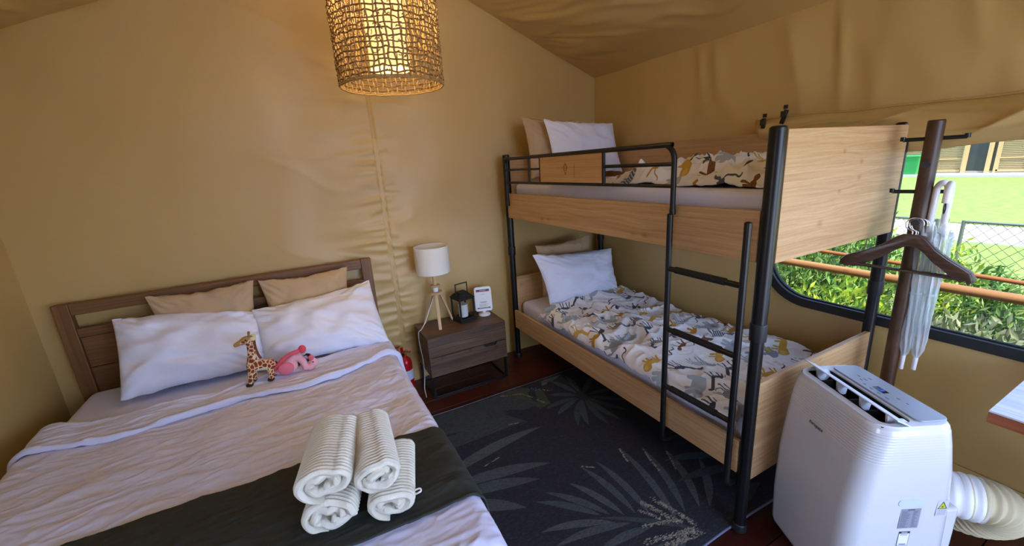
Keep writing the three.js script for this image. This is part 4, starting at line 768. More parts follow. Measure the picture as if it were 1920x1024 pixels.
// ---------------------------------------------------------------- rolled window blind above the window
{
  const b = thing('window_blind', 'tan canvas window flap gathered along the top of the window', 'blind');
  part(b, 'flap', cloth(span(1.64, 4.10, 260), span(0, 1, 36), (z, t) => {
    const big = sstep(2.0, 2.7, z), y = lerp(1.735 - 0.022 * (z - 1.7) + 0.006 * n2(z * 3, 4), 1.555 + 0.02 * sstep(1.9, 1.66, z) - 0.028 * Math.exp(-(((z - 2.34) / 0.18) ** 2)), t), s = Math.sin(Math.PI * Math.pow(t, 0.8));
    const d = 0.012 + (0.032 + 0.022 * big) * s + 0.024 * folds(z * 0.62 - y * 1.6, y * 0.8, 2.4, 5) * s * (0.25 + big) + 0.010 * folds(z * 0.5, y * 3, 4, 9) * s;
    return [XR - d * sstep(1.64, 1.70, z) - 0.004, y, z, z, y];
  }, 0.006, true), M.canvas);
  part(b, 'piping', tube(span(1.66, 4.08, 60).map((z) => V(XR - 0.012, 1.738 - 0.022 * (z - 1.7) + 0.006 * n2(z * 3, 4), z)), 0.0045, { seg: 200, rad: 8 }), M.canvas);
  for (const [z, y, tilt] of [[1.716, 1.712, 0], [1.822, 1.742, 0.3]]) { const s = part(b, 'strap', box(0.008, 0.070, 0.022, XR - 0.052, 0, 0, 0.002).rotateX(tilt).translate(0, y - 0.01, z), M.blackMatte); part(s, 'buckle', [box(0.012, 0.030, 0.030, XR - 0.056, y + 0.004, z, 0.003), box(0.006, 0.02, 0.02, XR - 0.052, y + 0.038, z + 0.004, 0.001)], M.blackPlastic); }
}

// ---------------------------------------------------------------- portable air conditioner
{
  const a = thing('air_conditioner', 'white portable air conditioner with an open louver standing at the foot of the bunk bed', 'air conditioner', null, [-0.748, 0, 2.592]);
  a.rotation.y = Math.atan2(-0.886, -0.463);
  const gloss = phy({ color: 0xd6d6d6, roughness: 0.22, clearcoat: 0.6, clearcoatRoughness: 0.08 }), trim = std({ color: 0xd6dbe2, roughness: 0.3 }), panelM = std({ color: 0x9fa4ae, roughness: 0.32, metalness: 0.25 });
  // sections: y, front z, back z, half width, centre x
  const sec = [[0.022, 0.158, -0.165, 0.190, 0.0], [0.040, 0.170, -0.180, 0.199, 0.0], [0.20, 0.177, -0.180, 0.201, 0.0], [0.40, 0.176, -0.166, 0.202, 0.003], [0.56, 0.165, -0.142, 0.203, 0.007], [0.66, 0.152, -0.118, 0.203, 0.010], [0.712, 0.143, -0.104, 0.201, 0.012], [0.728, 0.139, -0.099, 0.198, 0.012], [0.735, 0.133, -0.093, 0.192, 0.012]];
  const ringPts = 96, section = (y) => { let i = 0; while (i < sec.length - 2 && sec[i + 1][0] < y) i++; const t = clamp((y - sec[i][0]) / (sec[i + 1][0] - sec[i][0])), q = sec[i], w = sec[i + 1]; return q.map((v, k) => lerp(v, w[k], t)); };
  const outline = (y, ins = 0) => {
    const [, zf, zb, hw, cx] = section(y), pts = [], r = 0.055 - ins, w = hw - ins, z1 = zf - ins, z0 = zb + ins;
    const corners = [[w - r, z1 - r, 0], [-(w - r), z1 - r, 1], [-(w - r), z0 + r, 2], [w - r, z0 + r, 3]];
    for (const [x, z, k] of corners) for (let i = 0; i <= 16; i++) { const an = k * Math.PI / 2 + i / 16 * Math.PI / 2; pts.push([cx + x + r * Math.cos(an), z + r * Math.sin(an)]); }
    // bow of the front face
    return pts.map(([x, z]) => [x, z + (z > 0 ? 0.014 * Math.max(0, 1 - ((x - cx) / w) ** 2) : 0)]);
  };
  const ys = [...span(0.022, 0.60, 40), ...span(0.605, 0.735, 120)], groove = (y, x, z) => (y > 0.60 && y < 0.712 && z > 0.03 ? 0.0014 * Math.max(0, Math.sin((y - 0.60) / 0.0098 * 2 * Math.PI)) : 0);
  const O = ys.map((y) => outline(y)), n = O[0].length;
  part(a, 'body', [grid(span(0, n, n), span(0, ys.length - 1, ys.length - 1), (i, j) => { const p = O[j][i % n], y = ys[j], g = groove(y, p[0], p[1]), l = Math.hypot(p[0], p[1]); return [p[0] - p[0] / l * g * 0.3, y, p[1] - g]; }, false), (() => { const s = new THREE.Shape(outline(0.022).map((p) => new THREE.Vector2(p[0], -p[1]))); return new THREE.ShapeGeometry(s).rotateX(-Math.PI / 2).translate(0, 0.022, 0); })()], gloss);
  // top rim with the vent opening and the control panel
  const top = new THREE.Shape(outline(0.735, 0.0).map((p) => new THREE.Vector2(p[0], -p[1]))); top.holes.push(roundRect(0.345, 0.094, 0.022, 0.012, -0.068, THREE.Path));
  part(a, 'top_rim', extrude(top, 0.006, 0.0).rotateX(-Math.PI / 2).translate(0, 0.7345, 0), trim);
  part(a, 'vent_cavity', [box(0.36, 0.004, 0.11, 0.012, 0.655, 0.068, 0), box(0.36, 0.08, 0.003, 0.012, 0.694, 0.119, 0), box(0.36, 0.08, 0.003, 0.012, 0.694, 0.0175, 0), box(0.003, 0.08, 0.11, 0.012 + 0.177, 0.694, 0.068, 0), box(0.003, 0.08, 0.11, 0.012 - 0.177, 0.694, 0.068, 0)], M.blackMatte);
  for (let k = 0; k < 5; k++) part(a, 'vent_vane', box(0.003, 0.05, 0.07, -0.12 + k * 0.066, 0.69, 0.068, 0.001), M.blackPlastic);
  part(a, 'control_panel', extrude(roundRect(0.352, 0.096, 0.020, 0.012, 0.038), 0.004, 0.0015, 10).rotateX(-Math.PI / 2).translate(0, 0.7405, 0), panelM);
  const disp = canvasTex(128, 64, (g) => { g.fillStyle = '#05060d'; g.fillRect(0, 0, 128, 64); g.fillStyle = '#3f6bff'; const seg = (x, on) => { const s = [[0, 0, 22, 5], [0, 0, 5, 21], [17, 0, 5, 21], [0, 19, 22, 5], [0, 21, 5, 21], [17, 21, 5, 21], [0, 38, 22, 5]]; on.forEach((k) => g.fillRect(x + s[k][0], 10 + s[k][1], s[k][2], s[k][3])); }; seg(34, [2, 5]); seg(68, [0, 1, 2, 3, 5, 6]); });
  part(a, 'display', new THREE.PlaneGeometry(0.046, 0.021).rotateX(-Math.PI / 2).translate(0.012, 0.7466, -0.026), std({ color: 0x111111, roughness: 0.15, emissive: 0xffffff, emissiveMap: disp, emissiveIntensity: 0.25 }), 'small dark screen with blue digits 19');
  const keys = []; for (const [x, z, w] of [[-0.06, -0.05, 0.012], [-0.058, -0.032, 0.016], [-0.085, -0.03, 0.012], [-0.06, -0.018, 0.010], [-0.03, -0.006, 0.010], [0.0, -0.004, 0.012], [0.03, -0.004, 0.014], [0.062, -0.004, 0.014], [0.07, -0.035, 0.012], [0.10, -0.038, 0.008]]) keys.push(box(w, 0.0006, 0.0035, x, 0.7463, z, 0));
  part(a, 'key_marks', keys, std({ color: 0x6b7079, roughness: 0.6 }));
  const fl = part(a, 'louver', box(0.405, 0.0035, 0.050, 0, 0, 0, 0.0016).rotateX(-0.47).translate(0.006, 0.754, 0.074), trim);
  for (const x of [-0.145, -0.045, 0.055, 0.155]) part(fl, 'bracket', extrude((() => { const s = new THREE.Shape(); s.moveTo(-0.022, -0.004); s.lineTo(0.018, 0.014); s.lineTo(0.014, -0.020); s.quadraticCurveTo(0.0, -0.040, -0.016, -0.036); s.lineTo(-0.022, -0.004); return s; })(), 0.008).rotateY(-Math.PI / 2).translate(x + 0.014, 0.745, 0.072), M.white);
  for (const s of [-1, 1]) part(a, 'hinge_disc', bar(V(0.012 + s * 0.158, 0.722, 0.050), V(0.012 + s * 0.168, 0.722, 0.050), 0.024, 24), trim);
  const font = await new FontLoader().loadAsync('fonts/droid/droid_sans_bold.typeface.json');
  const tg = new TextGeometry('Europace', { font, size: 0.0105, depth: 0.0006, curveSegments: 4 }); tg.translate(0, 0, 0); tg.rotateX(-0.13).translate(-0.030, 0.603, 0.1742);
  part(a, 'lettering', tg, std({ color: 0x22242a, roughness: 0.5 }), 'small dark maker lettering');
  // right side: grip recess and stickers
  const side = (y) => { const q = section(y); return q[3] + q[4]; };
  part(a, 'grip_recess', extrude(roundRect(0.080, 0.026, 0.0125), 0.002, 0.001, 10).rotateY(Math.PI / 2).translate(side(0.458) - 0.0012, 0.458, -0.003), std({ color: 0xc3cedd, roughness: 0.4 }), 'pale bluish rounded grip recess');
  const rating = canvasTex(256, 320, (g, w, h) => { const R = mulberry(5); g.fillStyle = '#8d919c'; g.fillRect(0, 0, w, h); g.fillStyle = '#2c2f38'; g.fillRect(84, 12, 90, 14); g.fillStyle = '#4c505c'; for (let k = 0; k < 20; k++) { const y = 38 + k * 13.6; g.fillRect(14, y, 60 + R() * 60, 5); g.fillRect(160, y, 30 + R() * 50, 5); } });
  const sticker = (name, w, h, y, z, map, label) => part(a, name, new THREE.PlaneGeometry(w, h).rotateY(Math.PI / 2).translate(side(y) + 0.0012, y, z), std(map), label);
  sticker('rating_plate', 0.064, 0.078, 0.394, -0.010, { map: rating, roughness: 0.5 }, 'grey plate of small print');
  sticker('registration_sticker', 0.036, 0.058, 0.311, -0.006, { map: canvasTex(128, 208, (g, w, h) => { g.fillStyle = '#20243a'; g.fillRect(0, 0, w, h); g.fillStyle = '#e6e7ee'; g.fillRect(4, 30, w - 8, h - 34); g.fillStyle = '#cfd2dc'; g.fillRect(30, 10, 70, 10); g.fillStyle = '#7c8190'; g.fillRect(14, 40, 100, 6); g.fillRect(24, 52, 80, 6); g.fillStyle = '#3a3d4c'; g.fillRect(24, 182, 80, 12); }), roughness: 0.5 }, 'white sticker with dark header');
  sticker('warning_sticker', 0.036, 0.062, 0.430, -0.107, { map: canvasTex(128, 220, (g, w, h) => { g.fillStyle = '#c5c8d2'; g.fillRect(0, 0, w, h); g.fillStyle = '#2a2a22'; g.beginPath(); g.moveTo(64, 16); g.lineTo(120, 120); g.lineTo(8, 120); g.fill(); g.fillStyle = '#c6c62c'; g.beginPath(); g.moveTo(64, 34); g.lineTo(106, 112); g.lineTo(22, 112); g.fill(); g.fillStyle = '#6d7430'; g.beginPath(); g.arc(64, 92, 14, 0, 7); g.fill(); g.fillStyle = '#9a9099'; for (let k = 0; k < 5; k++) g.fillRect(12, 134 + k * 16, 104, 7); }), roughness: 0.5 }, 'sticker with a yellow warning triangle');
  for (const x of [-1, 1]) for (const z of [-1, 1]) part(a, 'castor', [bar(V(x * 0.14 - 0.01, 0.0135, z * 0.11), V(x * 0.14 + 0.01, 0.0135, z * 0.11), 0.0125, 16), box(0.014, 0.016, 0.02, x * 0.14, 0.022, z * 0.11, 0.002)], M.blackPlastic);
  // exhaust: white cuff, then a ribbed beige hose bending to the wall
  const ribbed = (pts, r, N, amp) => { const c = new THREE.CatmullRomCurve3(pts), f = c.computeFrenetFrames(N * 8, false); return grid(span(0, 32, 32), span(0, N * 8, N * 8), (i, j) => { const an = i / 32 * 6.28318, p = c.getPointAt(j / (N * 8)), q = r + amp * Math.sin(j / 8 * 6.28318); const v = p.clone().addScaledVector(f.normals[j], Math.cos(an) * q).addScaledVector(f.binormals[j], Math.sin(an) * q); return [v.x, v.y, v.z]; }); };
  const hoseM = std({ color: 0xcabd96, roughness: 0.7, side: THREE.DoubleSide }), cuffM = std({ color: 0xe6e6e4, roughness: 0.4, side: THREE.DoubleSide });
  part(a, 'hose_cuff', [ribbed([V(0.02, 0.37, -0.14), V(0.07, 0.375, -0.215), V(0.11, 0.38, -0.27), V(0.135, 0.378, -0.315)], 0.075, 8, 0.0020)], cuffM);
  part(a, 'hose', [ribbed([V(0.105, 0.380, -0.262), V(0.132, 0.380, -0.310), V(0.140, 0.358, -0.37), V(0.115, 0.29, -0.42), V(0.04, 0.215, -0.425), V(-0.10, 0.165, -0.39), V(-0.20, 0.12, -0.36)], 0.069, 27, 0.0055)], hoseM, 'ribbed beige exhaust hose');
  part(a, 'back_cover', box(0.10, 0.17, 0.05, 0.13, 0.31, -0.178, 0.012), gloss);
}

// ---------------------------------------------------------------- table at the right edge
{
  const t = thing('table', 'pale grey woodgrain table with a brown edge at the right wall', 'table', null, [-0.33, 0, 3.40]);
  part(t, 'tabletop', uvBox(box(0.55, 0.006, 1.12, 0, 0.742, 0, 0.001, 1), 2, 0, 0), M.greytop);
  part(t, 'edge', uvBox(box(0.55, 0.036, 1.12, 0, 0.7205, 0, 0.002, 1), 2), std({ map: T.teak, color: 0xd8a080, roughness: 0.5 }));
  for (const x of [-1, 1]) for (const z of [-1, 1]) part(t, 'leg', box(0.035, 0.702, 0.035, x * 0.23, 0.351, z > 0 ? 0.50 : 0.05, 0.003), M.black);
}

// ---------------------------------------------------------------- coat rack, hangers, umbrellas
const RK = V(-0.242, 0, 2.459), toCam = V(-0.950, 0, 0.312), lat = V(0.312, 0, 0.950);
const rk = (l, y, o) => V(RK.x + lat.x * l + toCam.x * o, y, RK.z + lat.z * l + toCam.z * o);
{
  const c = thing('coat_rack', 'dark brown wooden coat rack pole with black pegs beside the bunk bed', 'coat rack');
  const brownM = std({ map: T.brown, color: 0x989180, roughness: 0.42 });
  const p0 = rk(0.011, 0, 0);
  part(c, 'pole', lathe([[0, 0.02], [0.0255, 0.02], [0.0255, 1.640], [0.0235, 1.645], [0, 1.645]], 32).translate(p0.x, 0, p0.z), brownM);
  for (const [y, a, b] of [[1.578, -0.074, 0.098], [1.380, -0.080, 0.083]]) part(c, 'peg', [bar(rk(a, y, 0), rk(b, y, 0), 0.0075, 12), bar(rk(a, y - 0.004, 0), rk(a, y + 0.012, 0), 0.0085, 12), bar(rk(b, y - 0.004, 0), rk(b, y + 0.012, 0), 0.0085, 12)], M.black);
  for (const y of [1.486, 1.272]) part(c, 'peg', [bar(rk(0.003, y, -0.09), rk(0.003, y, 0.10), 0.0075, 12), bar(rk(0.003, y, 0.095), rk(0.003, y, 0.107), 0.0125, 16)], M.black);
  part(c, 'base', [0, 1, 2].map((k) => { const an = 0.35 + k * 2.094; return box(0.036, 0.022, 0.20, 0, 0.013, 0.09, 0.004).rotateY(an).translate(p0.x, 0, p0.z); }), brownM);
}
{
  const arm = new THREE.Shape();
  // half outline, mirrored
  const up = [[0, 0], [0.022, -0.002], [0.045, -0.016], [0.075, -0.042], [0.115, -0.064], [0.155, -0.082], [0.180, -0.094], [0.192, -0.108], [0.194, -0.120]];
  const dn = [[0.186, -0.124], [0.178, -0.114], [0.168, -0.122], [0.150, -0.116], [0.115, -0.094], [0.080, -0.074], [0.050, -0.050], [0.026, -0.036], [0, -0.034]];
  const pts = [...up, ...dn, ...dn.slice(0, -1).reverse().map(([x, y]) => [-x, y]), ...up.slice(1).reverse().map(([x, y]) => [-x, y])];
  const sh = new THREE.Shape(pts.map((p) => new THREE.Vector2(p[0], p[1] * 1.27)));
  const wood = std({ map: T.walnut, color: 0xb9ab9c, roughness: 0.28 });
  const make = (name, label) => {
    const h = thing(name, label, 'hanger', 'hangers on the coat rack');
    part(h, 'shoulders', toCreasedNormals(uvBox(extrude(sh, 0.009, 0.0025).translate(0, 0, -0.0045), 0), 0.6), wood);
    part(h, 'bar', bar(V(-0.165, -0.146, 0), V(0.165, -0.146, 0), 0.0058, 14), wood);
    const hp = [V(0, -0.01, 0), V(0, 0.012, 0)]; for (let k = 0; k <= 12; k++) { const a = -Math.PI / 2 - 0.5 + k / 12 * (Math.PI * 1.28); hp.push(V(-0.022 * Math.cos(a + Math.PI / 2 + 0.0) * 1.0 * Math.cos(0) * 0 + 0.024 * Math.sin(a + 0.0) * -0 + 0.024 * Math.cos(Math.PI - (k / 12 * 4.1 + 0.55) + 1.57), 0.044 + 0.024 * Math.sin(Math.PI - (k / 12 * 4.1 + 0.55) + 1.57 + 3.14159) * -1, 0)); }
    const ring = [V(0, -0.012, 0), V(0, 0.010, 0)]; for (let k = 0; k <= 14; k++) { const a = -Math.PI / 2 - 0.25 - k / 14 * 4.5; ring.push(V(0.025 * Math.cos(a), 0.040 + 0.025 * Math.sin(a), 0)); }
    part(h, 'hook', tube(ring, 0.0024, { seg: 60, rad: 8 }), M.chrome);
    return h;
  };
  const spots = [['dark brown wooden hanger in front, nearest the room, on the coat rack', 0.080, 0.0, 0.0], ['dark brown wooden hanger in the middle of the three on the coat rack', 0.060, 0.10, 0.010], ['dark brown wooden hanger at the back, nearest the pole', 0.040, 0.16, 0.016]];
  spots.forEach(([label, o, yaw, l], i) => { const h = make('clothes_hanger', label), p = rk(0.001 + l, 1.222 - i * 0.004, o); h.position.copy(p); h.rotation.set(0, Math.atan2(-lat.z, lat.x) + yaw + 0.0, -0.085, 'YXZ'); });
}
{
  const film = phy({ color: 0xf1f5f5, roughness: 0.12, transmission: 0.72, thickness: 0, ior: 1.4, side: THREE.DoubleSide });
  const make = (label, base, tip, turn, seed) => {
    const u = thing('umbrella', label, 'umbrella', 'umbrellas on the coat rack', [base.x, base.y, base.z]);
    // local: hook over the origin, shaft going down -y
    const L = base.y - tip.y;
    const pts = [V(0, -0.20, 0), V(0, -0.06, 0)]; for (let k = 0; k <= 10; k++) { const a = k / 10 * Math.PI; pts.push(V(0.028 - 0.028 * Math.cos(a), -0.014 + 0.028 * Math.sin(a), 0)); } pts.push(V(0.056, -0.055, 0));
    part(u, 'handle', tube(pts, 0.0112, { seg: 70, rad: 12 }), std({ color: 0xe2e0e0, roughness: 0.35 }));
    part(u, 'cord_loop', tube([V(0.052, -0.055, 0), V(0.046, -0.075, 0.003), V(0.052, -0.095, 0), V(0.058, -0.075, -0.003)], 0.0018, { closed: true, seg: 24, rad: 6 }), M.blackMatte);
    part(u, 'shaft', bar(V(0, -0.18, 0), V(0, -L + 0.05, 0), 0.0045, 10), M.chrome);
    const prof = [[0.031, -0.165], [0.033, -0.19], [0.031, -0.235], [0.027, -0.30], [0.0245, -0.37], [0.0225, -0.44], [0.0225, -0.52], [0.022, -0.60], [0.019, -0.66], [0.012, -0.695], [0.0085, -0.705]];
    const c = new THREE.CatmullRomCurve3(prof.map((p) => V(p[0], p[1], 0)));
    part(u, 'canopy', grid(span(0, 96, 96), span(0, 60, 60), (i, j) => { const p = c.getPoint(j / 60), a = i / 96 * 6.28318, t = j / 60, k = 1 + (0.22 - 0.12 * t) * Math.cos(8 * (a + t * 1.5) + seed) + 0.10 * n2(a * 1.5 + seed, t * 9); return [p.x * k * Math.cos(a), p.y + (t < 0.02 ? 0.03 * Math.cos(8 * a + seed) : 0), p.x * k * Math.sin(a)]; }), film, 'folded clear plastic canopy');
    for (let k = 0; k < 8; k++) { const a = k / 8 * 6.28318 + seed; part(u, 'rib', bar(V(0.024 * Math.cos(a), -0.165, 0.024 * Math.sin(a)), V(0.010 * Math.cos(a), -0.69, 0.010 * Math.sin(a)), 0.0013, 5), M.chrome); }
    part(u, 'band', lathe([[0.0235, -0.420], [0.0245, -0.420], [0.0245, -0.430], [0.0235, -0.430]], 24), film);
    part(u, 'ferrule', bar(V(0, -0.70, 0), V(0, -L, 0), 0.0085, 14, 0.0075).translate(0, 0, 0), M.white);
    u.rotation.y = turn; return u;
  };
  const a = rk(0.046, 1.398, 0.006), b = rk(0.084, 1.398, 0.006);
  make('left of two clear plastic umbrellas with white curved handles on the coat rack', V(a.x - 0.0, 1.398, a.z), V(0, 0.628, 0), -0.30, 0.4);
  make('right of two clear plastic umbrellas, hung at the end of the coat rack peg', V(b.x, 1.398, b.z), V(0, 0.636, 0), 3.30, 1.9);
}

// ---------------------------------------------------------------- outside
{
  const grassT = sized(dataTex(512, 512, (i, j) => { const v = 0.5 + 0.45 * fbm(i * 0.035, j * 0.008, 5) + 0.28 * n2(i * 0.06 + 9, j * 0.012) + 0.15 * n2(i * 0.5, j * 0.3); return [lerp(100, 162, v), lerp(126, 180, v), lerp(54, 96, v)]; }, true, THREE.MirroredRepeatWrapping), 2.2, 2.2);
  const soil = sized(dataTex(256, 256, (i, j) => { const v = 0.5 + 0.6 * fbm(i * 0.08 + 3, j * 0.08, 4); return [lerp(70, 130, v), lerp(56, 108, v), lerp(38, 76, v)]; }, true, THREE.MirroredRepeatWrapping), 1.5, 1.5);
  const flat = (x0, x1, z0, z1, y) => grid(span(x0, x1, 24), span(z0, z1, 24), (x, z) => [x, y + 0.03 * n2(x * 0.3, z * 0.3) * sstep(4, 6, x), z, x, z], true);
  struct('ground', flat(-60, 60, -60, 60, -0.56), std({ map: soil, roughness: 1 }));
  const lawn = struct('lawn', null, null);
  const gm = std({ map: grassT, roughness: 1 });
  struct('near_grass', flat(3.95, 9.35, -30, 14, -0.50), gm, lawn); struct('far_grass', flat(11.55, 27.0, -30, 14, -0.48), gm, lawn);
  struct('footpath', box(2.3, 0.05, 44, 10.45, -0.50, -8, 0.01, 1), std({ color: 0xc9c4b6, roughness: 0.9 }));
  struct('patio', box(8, 0.06, 7, -1.9, -0.155, 8.35, 0.005, 1), std({ color: 0x92969e, roughness: 0.85 }));
  struct('terrace', box(3.4, 0.30, 34, 28.9, -0.52, -8, 0.01, 1), std({ color: 0xd8d4ca, roughness: 0.9 }));
  // deck handrail
  const rail = thing('handrail', 'orange brown round timber handrail outside the window', 'handrail');
  part(rail, 'top_rail', uvBox(bar(V(0.70, 0.757, -1.0), V(0.80, 0.757, 6.0), 0.026, 20), 2), M.teak);
  for (const z of [-0.9, 5.2]) part(rail, 'post', uvBox(bar(V(0.74, -0.5, z), V(0.74, 0.74, z), 0.03, 16), 1), M.teak);
  const rail2 = thing('handrail', 'thinner pale timber rail running behind the handrail', 'handrail');
  part(rail2, 'top_rail', uvBox(bar(V(1.18, 0.80, 0.2), V(1.12, 0.735, 3.4), 0.014, 14), 2), std({ map: T.teak, color: 0xffe2c0, roughness: 0.7 }));
  for (const z of [0.25, 3.3]) part(rail2, 'post', bar(V(1.15, -0.5, z), V(1.15, 0.74, z), 0.013, 10), M.teak);
  // chain link fence
  const steel = std({ color: 0x8d9488, roughness: 0.5, metalness: 0.6 }), wireM = std({ color: 0x59604f, roughness: 0.6, metalness: 0.3 });
  const fence = (label, z0, z1, posts) => {
    const f = thing('chain_link_fence', label, 'fence'), x = 3.75, yb = -0.5, yt = 0.70, s = 0.052, w = [];
    for (const z of posts) part(f, 'post', bar(V(x, yb - 0.05, z), V(x, yt + 0.012, z), 0.017, 12), steel);
    part(f, 'top_rail', bar(V(x, yt, z0), V(x, yt, z1), 0.014, 10), steel);
    const n = Math.round((z1 - z0) / s), rows = Math.round((yt - yb) / s);
    for (let k = 0; k < n; k++) { const pts = []; for (let j = 0; j <= rows; j++) pts.push(V(x + 0.003 * (j % 2 ? 1 : -1), yb + (yt - yb) * j / rows, z0 + s * (k + 0.5) + (((j + k) % 2) ? 0.5 : -0.5) * s * 0.96)); for (let j = 0; j < rows; j++) w.push(bar(pts[j], pts[j + 1], 0.0022, 4)); }
    part(f, 'wire_mesh', w, wireM, undefined, 'stuff');
  };
  fence('chain link fence panel with a grey frame right of the umbrellas', 1.56, 4.4, [1.56, 2.98, 4.4]);
  fence('chain link fence panel with a grey frame left of the umbrellas', -1.5, 1.36, [-1.5, -0.07, 1.36]);
  // shrubs: every plant has stems and a crown of small bent leaves
  const leaf = (() => { const g = new THREE.BufferGeometry(), p = [0, 0, 0, 0.16, 0.45, 0.05, 0, 0.5, -0.02, -0.16, 0.45, 0.05, 0, 1, 0.06]; g.setAttribute('position', new THREE.BufferAttribute(new Float32Array(p), 3)); g.setAttribute('uv', new THREE.BufferAttribute(new Float32Array([0.5, 0, 1, 0.5, 0.5, 0.5, 0, 0.5, 0.5, 1]), 2)); g.setIndex([0, 1, 2, 0, 2, 3, 2, 1, 4, 3, 2, 4]); g.computeVertexNormals(); return g; })();
  const leafM = phy({ color: 0xffffff, roughness: 0.55, transmission: 0.35, thickness: 0, side: THREE.DoubleSide }), R = mulberry(4242), stemM = std({ color: 0x5b4a34, roughness: 0.9 });
  const shrub = (label, x, z, top, spread, n, tones, size = 0.085) => {
    const s = thing('shrub', label, 'shrub', null, [x, -0.54, z]), h = top + 0.54, D = new THREE.Object3D(), C = new THREE.Color();
    const stems = [], heads = []; for (let k = 0; k < 16; k++) { const a = R() * 6.283, q = Math.sqrt(R()) * spread, hh = h * (0.55 + 0.45 * R()) * (1 - 0.25 * (q / spread) ** 2), t = V(Math.cos(a) * q, hh, Math.sin(a) * q), m = V(t.x * 0.4, hh * 0.55, t.z * 0.4); stems.push(tube([V(t.x * 0.1, 0, t.z * 0.1), m, t], 0.006, { seg: 8, rad: 5 })); heads.push([m, t]); }
    part(s, 'stems', stems, stemM);
    const im = new THREE.InstancedMesh(leaf, leafM, n); im.name = 'foliage'; im.userData.kind = 'stuff';
    for (let i = 0; i < n; i++) {
      const [m, t] = heads[i % 16], f = Math.pow(R(), 0.6), p = m.clone().lerp(t, f * 1.08), rr = 0.17 * (0.5 + R());
      p.x += (R() - 0.5) * rr * 2; p.y += (R() - 0.6) * rr * 1.6; p.z += (R() - 0.5) * rr * 2; if (p.y < 0.05) p.y = 0.05 + R() * 0.2;
      D.position.copy(p); D.rotation.set((R() - 0.3) * 1.8, R() * 6.283, (R() - 0.5) * 1.6); const sc = size * (0.6 + 0.8 * R()); D.scale.set(sc, sc, sc); D.updateMatrix(); im.setMatrixAt(i, D.matrix);
      C.setHex(tones[Math.floor(R() * tones.length)]).multiplyScalar(0.8 + 0.4 * R()); im.setColorAt(i, C);
    }
    shadows(im); s.add(im);
  };
  const Y = [0xb9cc3c, 0x9cbf3e, 0xd2d858, 0x86ad3c, 0x6f9a3a], G = [0x5f8a3c, 0x7aa048, 0x8fae5a, 0x4f7a36, 0xa8bf6a], P = [0x9aa878, 0xb4b890, 0x7d8f5c, 0xa9a884, 0x6d7a4c];
  shrub('yellow green shrub nearest the rounded window corner', 1.75, 0.75, 0.34, 0.42, 2600, Y);
  shrub('yellow green shrub just left of the coat rack pole, below the handrail', 1.75, 1.45, 0.36, 0.42, 2600, Y);
  shrub('leafy green shrub behind the bunk bed end panel', 2.45, 0.55, 0.66, 0.48, 2600, G);
  shrub('tall green shrub rising behind the bunk post', 2.55, 1.15, 0.72, 0.42, 2600, G);
  shrub('greyish green shrub low behind the umbrellas', 1.85, 2.05, 0.28, 0.42, 2400, P);
  shrub('dull green shrub at the right edge of the window', 1.90, 2.70, 0.22, 0.45, 2400, P);
  shrub('loose yellow green plant with long leaves at the fence gap', 3.0, 1.55, 0.78, 0.28, 1100, Y, 0.07);
  shrub('green shrub growing through the fence mesh on the right', 3.25, 2.05, 0.34, 0.42, 2200, G);
  shrub('pale dry shrub at the foot of the fence', 2.75, 2.65, 0.05, 0.45, 1800, P);
  shrub('green shrub at the far left of the window view', 2.9, -0.15, 0.62, 0.5, 2200, G);
  shrub('bushy shrub at the foot of the left fence panel', 3.35, 0.75, 0.55, 0.4, 2000, Y);
  // house across the lawn
  const hs = thing('house', 'long low timber house with louvred panels across the lawn', 'house'), hx = 28.5, y0 = -0.37, tan = std({ color: 0xc9ab7c, roughness: 0.8 }), dark = std({ color: 0x4a4c4a, roughness: 0.5 }), lou = std({ color: 0xb5a482, roughness: 0.7 }), red = std({ color: 0xb46a3c, roughness: 0.8 });
  part(hs, 'wall', [box(0.3, 3.2, 26, hx + 1.2, y0 + 1.6, -8, 0)], std({ color: 0x6a6458, roughness: 0.9 }));
  part(hs, 'sill', box(0.25, 0.10, 18, hx + 0.1, y0 + 0.05, -3.5, 0.01), std({ color: 0x9a958c, roughness: 0.8 }));
  const panel = (z0, z1) => { const f = part(hs, 'louvre_panel', [box(0.10, 2.4, 0.10, hx, y0 + 1.25, z0 + 0.05, 0.005), box(0.10, 2.4, 0.10, hx, y0 + 1.25, z1 - 0.05, 0.005), box(0.10, 0.09, z1 - z0, hx, y0 + 0.12, (z0 + z1) / 2, 0.005), box(0.11, 0.07, z1 - z0, hx, y0 + 0.72, (z0 + z1) / 2, 0.005), box(0.10, 0.09, z1 - z0, hx, y0 + 2.4, (z0 + z1) / 2, 0.005), box(0.02, 2.3, z1 - z0, hx + 0.08, y0 + 1.2, (z0 + z1) / 2, 0)], tan); for (let k = 0; k < 26; k++) { const y = y0 + 0.20 + k * 0.085; if (Math.abs(y - y0 - 0.72) < 0.05) continue; part(f, 'slat', box(0.012, 0.07, z1 - z0 - 0.18, 0, 0, 0, 0.002, 1).rotateZ(0.6).translate(hx, y, (z0 + z1) / 2), lou); } };
  panel(-6.45, -5.35); panel(-4.22, -3.05); panel(-3.0, -1.8); panel(-8.9, -7.9); panel(-7.85, -6.9);
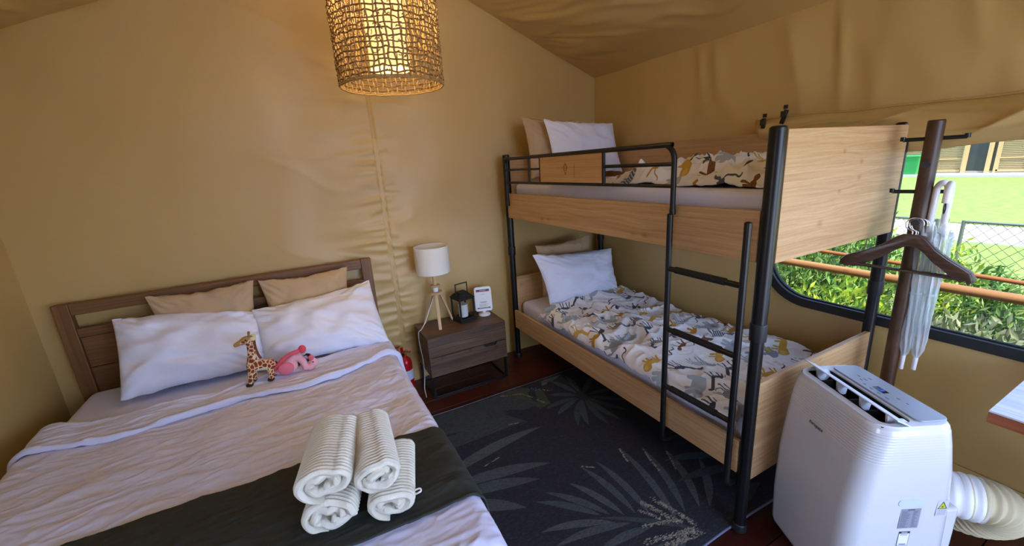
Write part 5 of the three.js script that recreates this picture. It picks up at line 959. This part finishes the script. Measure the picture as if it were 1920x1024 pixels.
  const door = (z0, z1) => { const d = part(hs, 'doorway', [box(0.12, 2.5, 0.09, hx, y0 + 1.25, z0 + 0.03, 0.005), box(0.12, 2.5, 0.09, hx, y0 + 1.25, z1 - 0.03, 0.005), box(0.12, 0.1, z1 - z0, hx, y0 + 2.45, (z0 + z1) / 2, 0.005)], tan); part(d, 'pane', box(0.02, 2.35, z1 - z0 - 0.14, hx + 0.05, y0 + 1.2, (z0 + z1) / 2, 0), std({ color: 0x3c4244, roughness: 0.12 })); };
  door(-5.33, -4.50); door(-4.48, -4.20);
  for (const z of [-6.62, -5.34, -4.49, -3.02, -1.7]) part(hs, 'post', box(0.16, 3.0, 0.13, hx - 0.05, y0 + 1.5, z, 0.01), tan);
  for (let k = 0; k < 9; k++) part(hs, 'fence_board', box(0.04, 1.5, 0.10, hx + 0.5, y0 + 0.75, -8.0 + k * 0.125, 0.005, 1), red);
  part(hs, 'roof', [box(3.4, 0.14, 28, hx + 1.5, y0 + 3.3, -8, 0.02)], std({ color: 0x5d574e, roughness: 0.8 }));
  const bin = thing('wheeled_bin', 'bright green wheeled bin standing across the lawn', 'bin', null, [27.6, -0.48, -7.05]), gB = std({ color: 0x2f9a52, roughness: 0.5 });
  part(bin, 'body', (() => { const g = new THREE.BoxGeometry(0.62, 0.92, 0.60, 1, 6, 1), p = g.attributes.position; for (let i = 0; i < p.count; i++) { const k = 0.82 + 0.18 * (p.getY(i) + 0.46) / 0.92; p.setX(i, p.getX(i) * k); p.setZ(i, p.getZ(i) * k); } g.computeVertexNormals(); return g.translate(0, 0.58, 0); })(), gB);
  part(bin, 'lid', box(0.70, 0.09, 0.66, 0, 1.08, 0, 0.03), std({ color: 0x3fae62, roughness: 0.5 }));
  for (const s of [-1, 1]) part(bin, 'wheel', bar(V(0.24, 0.10, s * 0.26 - 0.03), V(0.24, 0.10, s * 0.26 + 0.03), 0.10, 20), M.blackPlastic);
  part(bin, 'handle', bar(V(0.36, 1.02, -0.22), V(0.36, 1.02, 0.22), 0.018, 10), gB);
}

renderer.render(scene, camera);
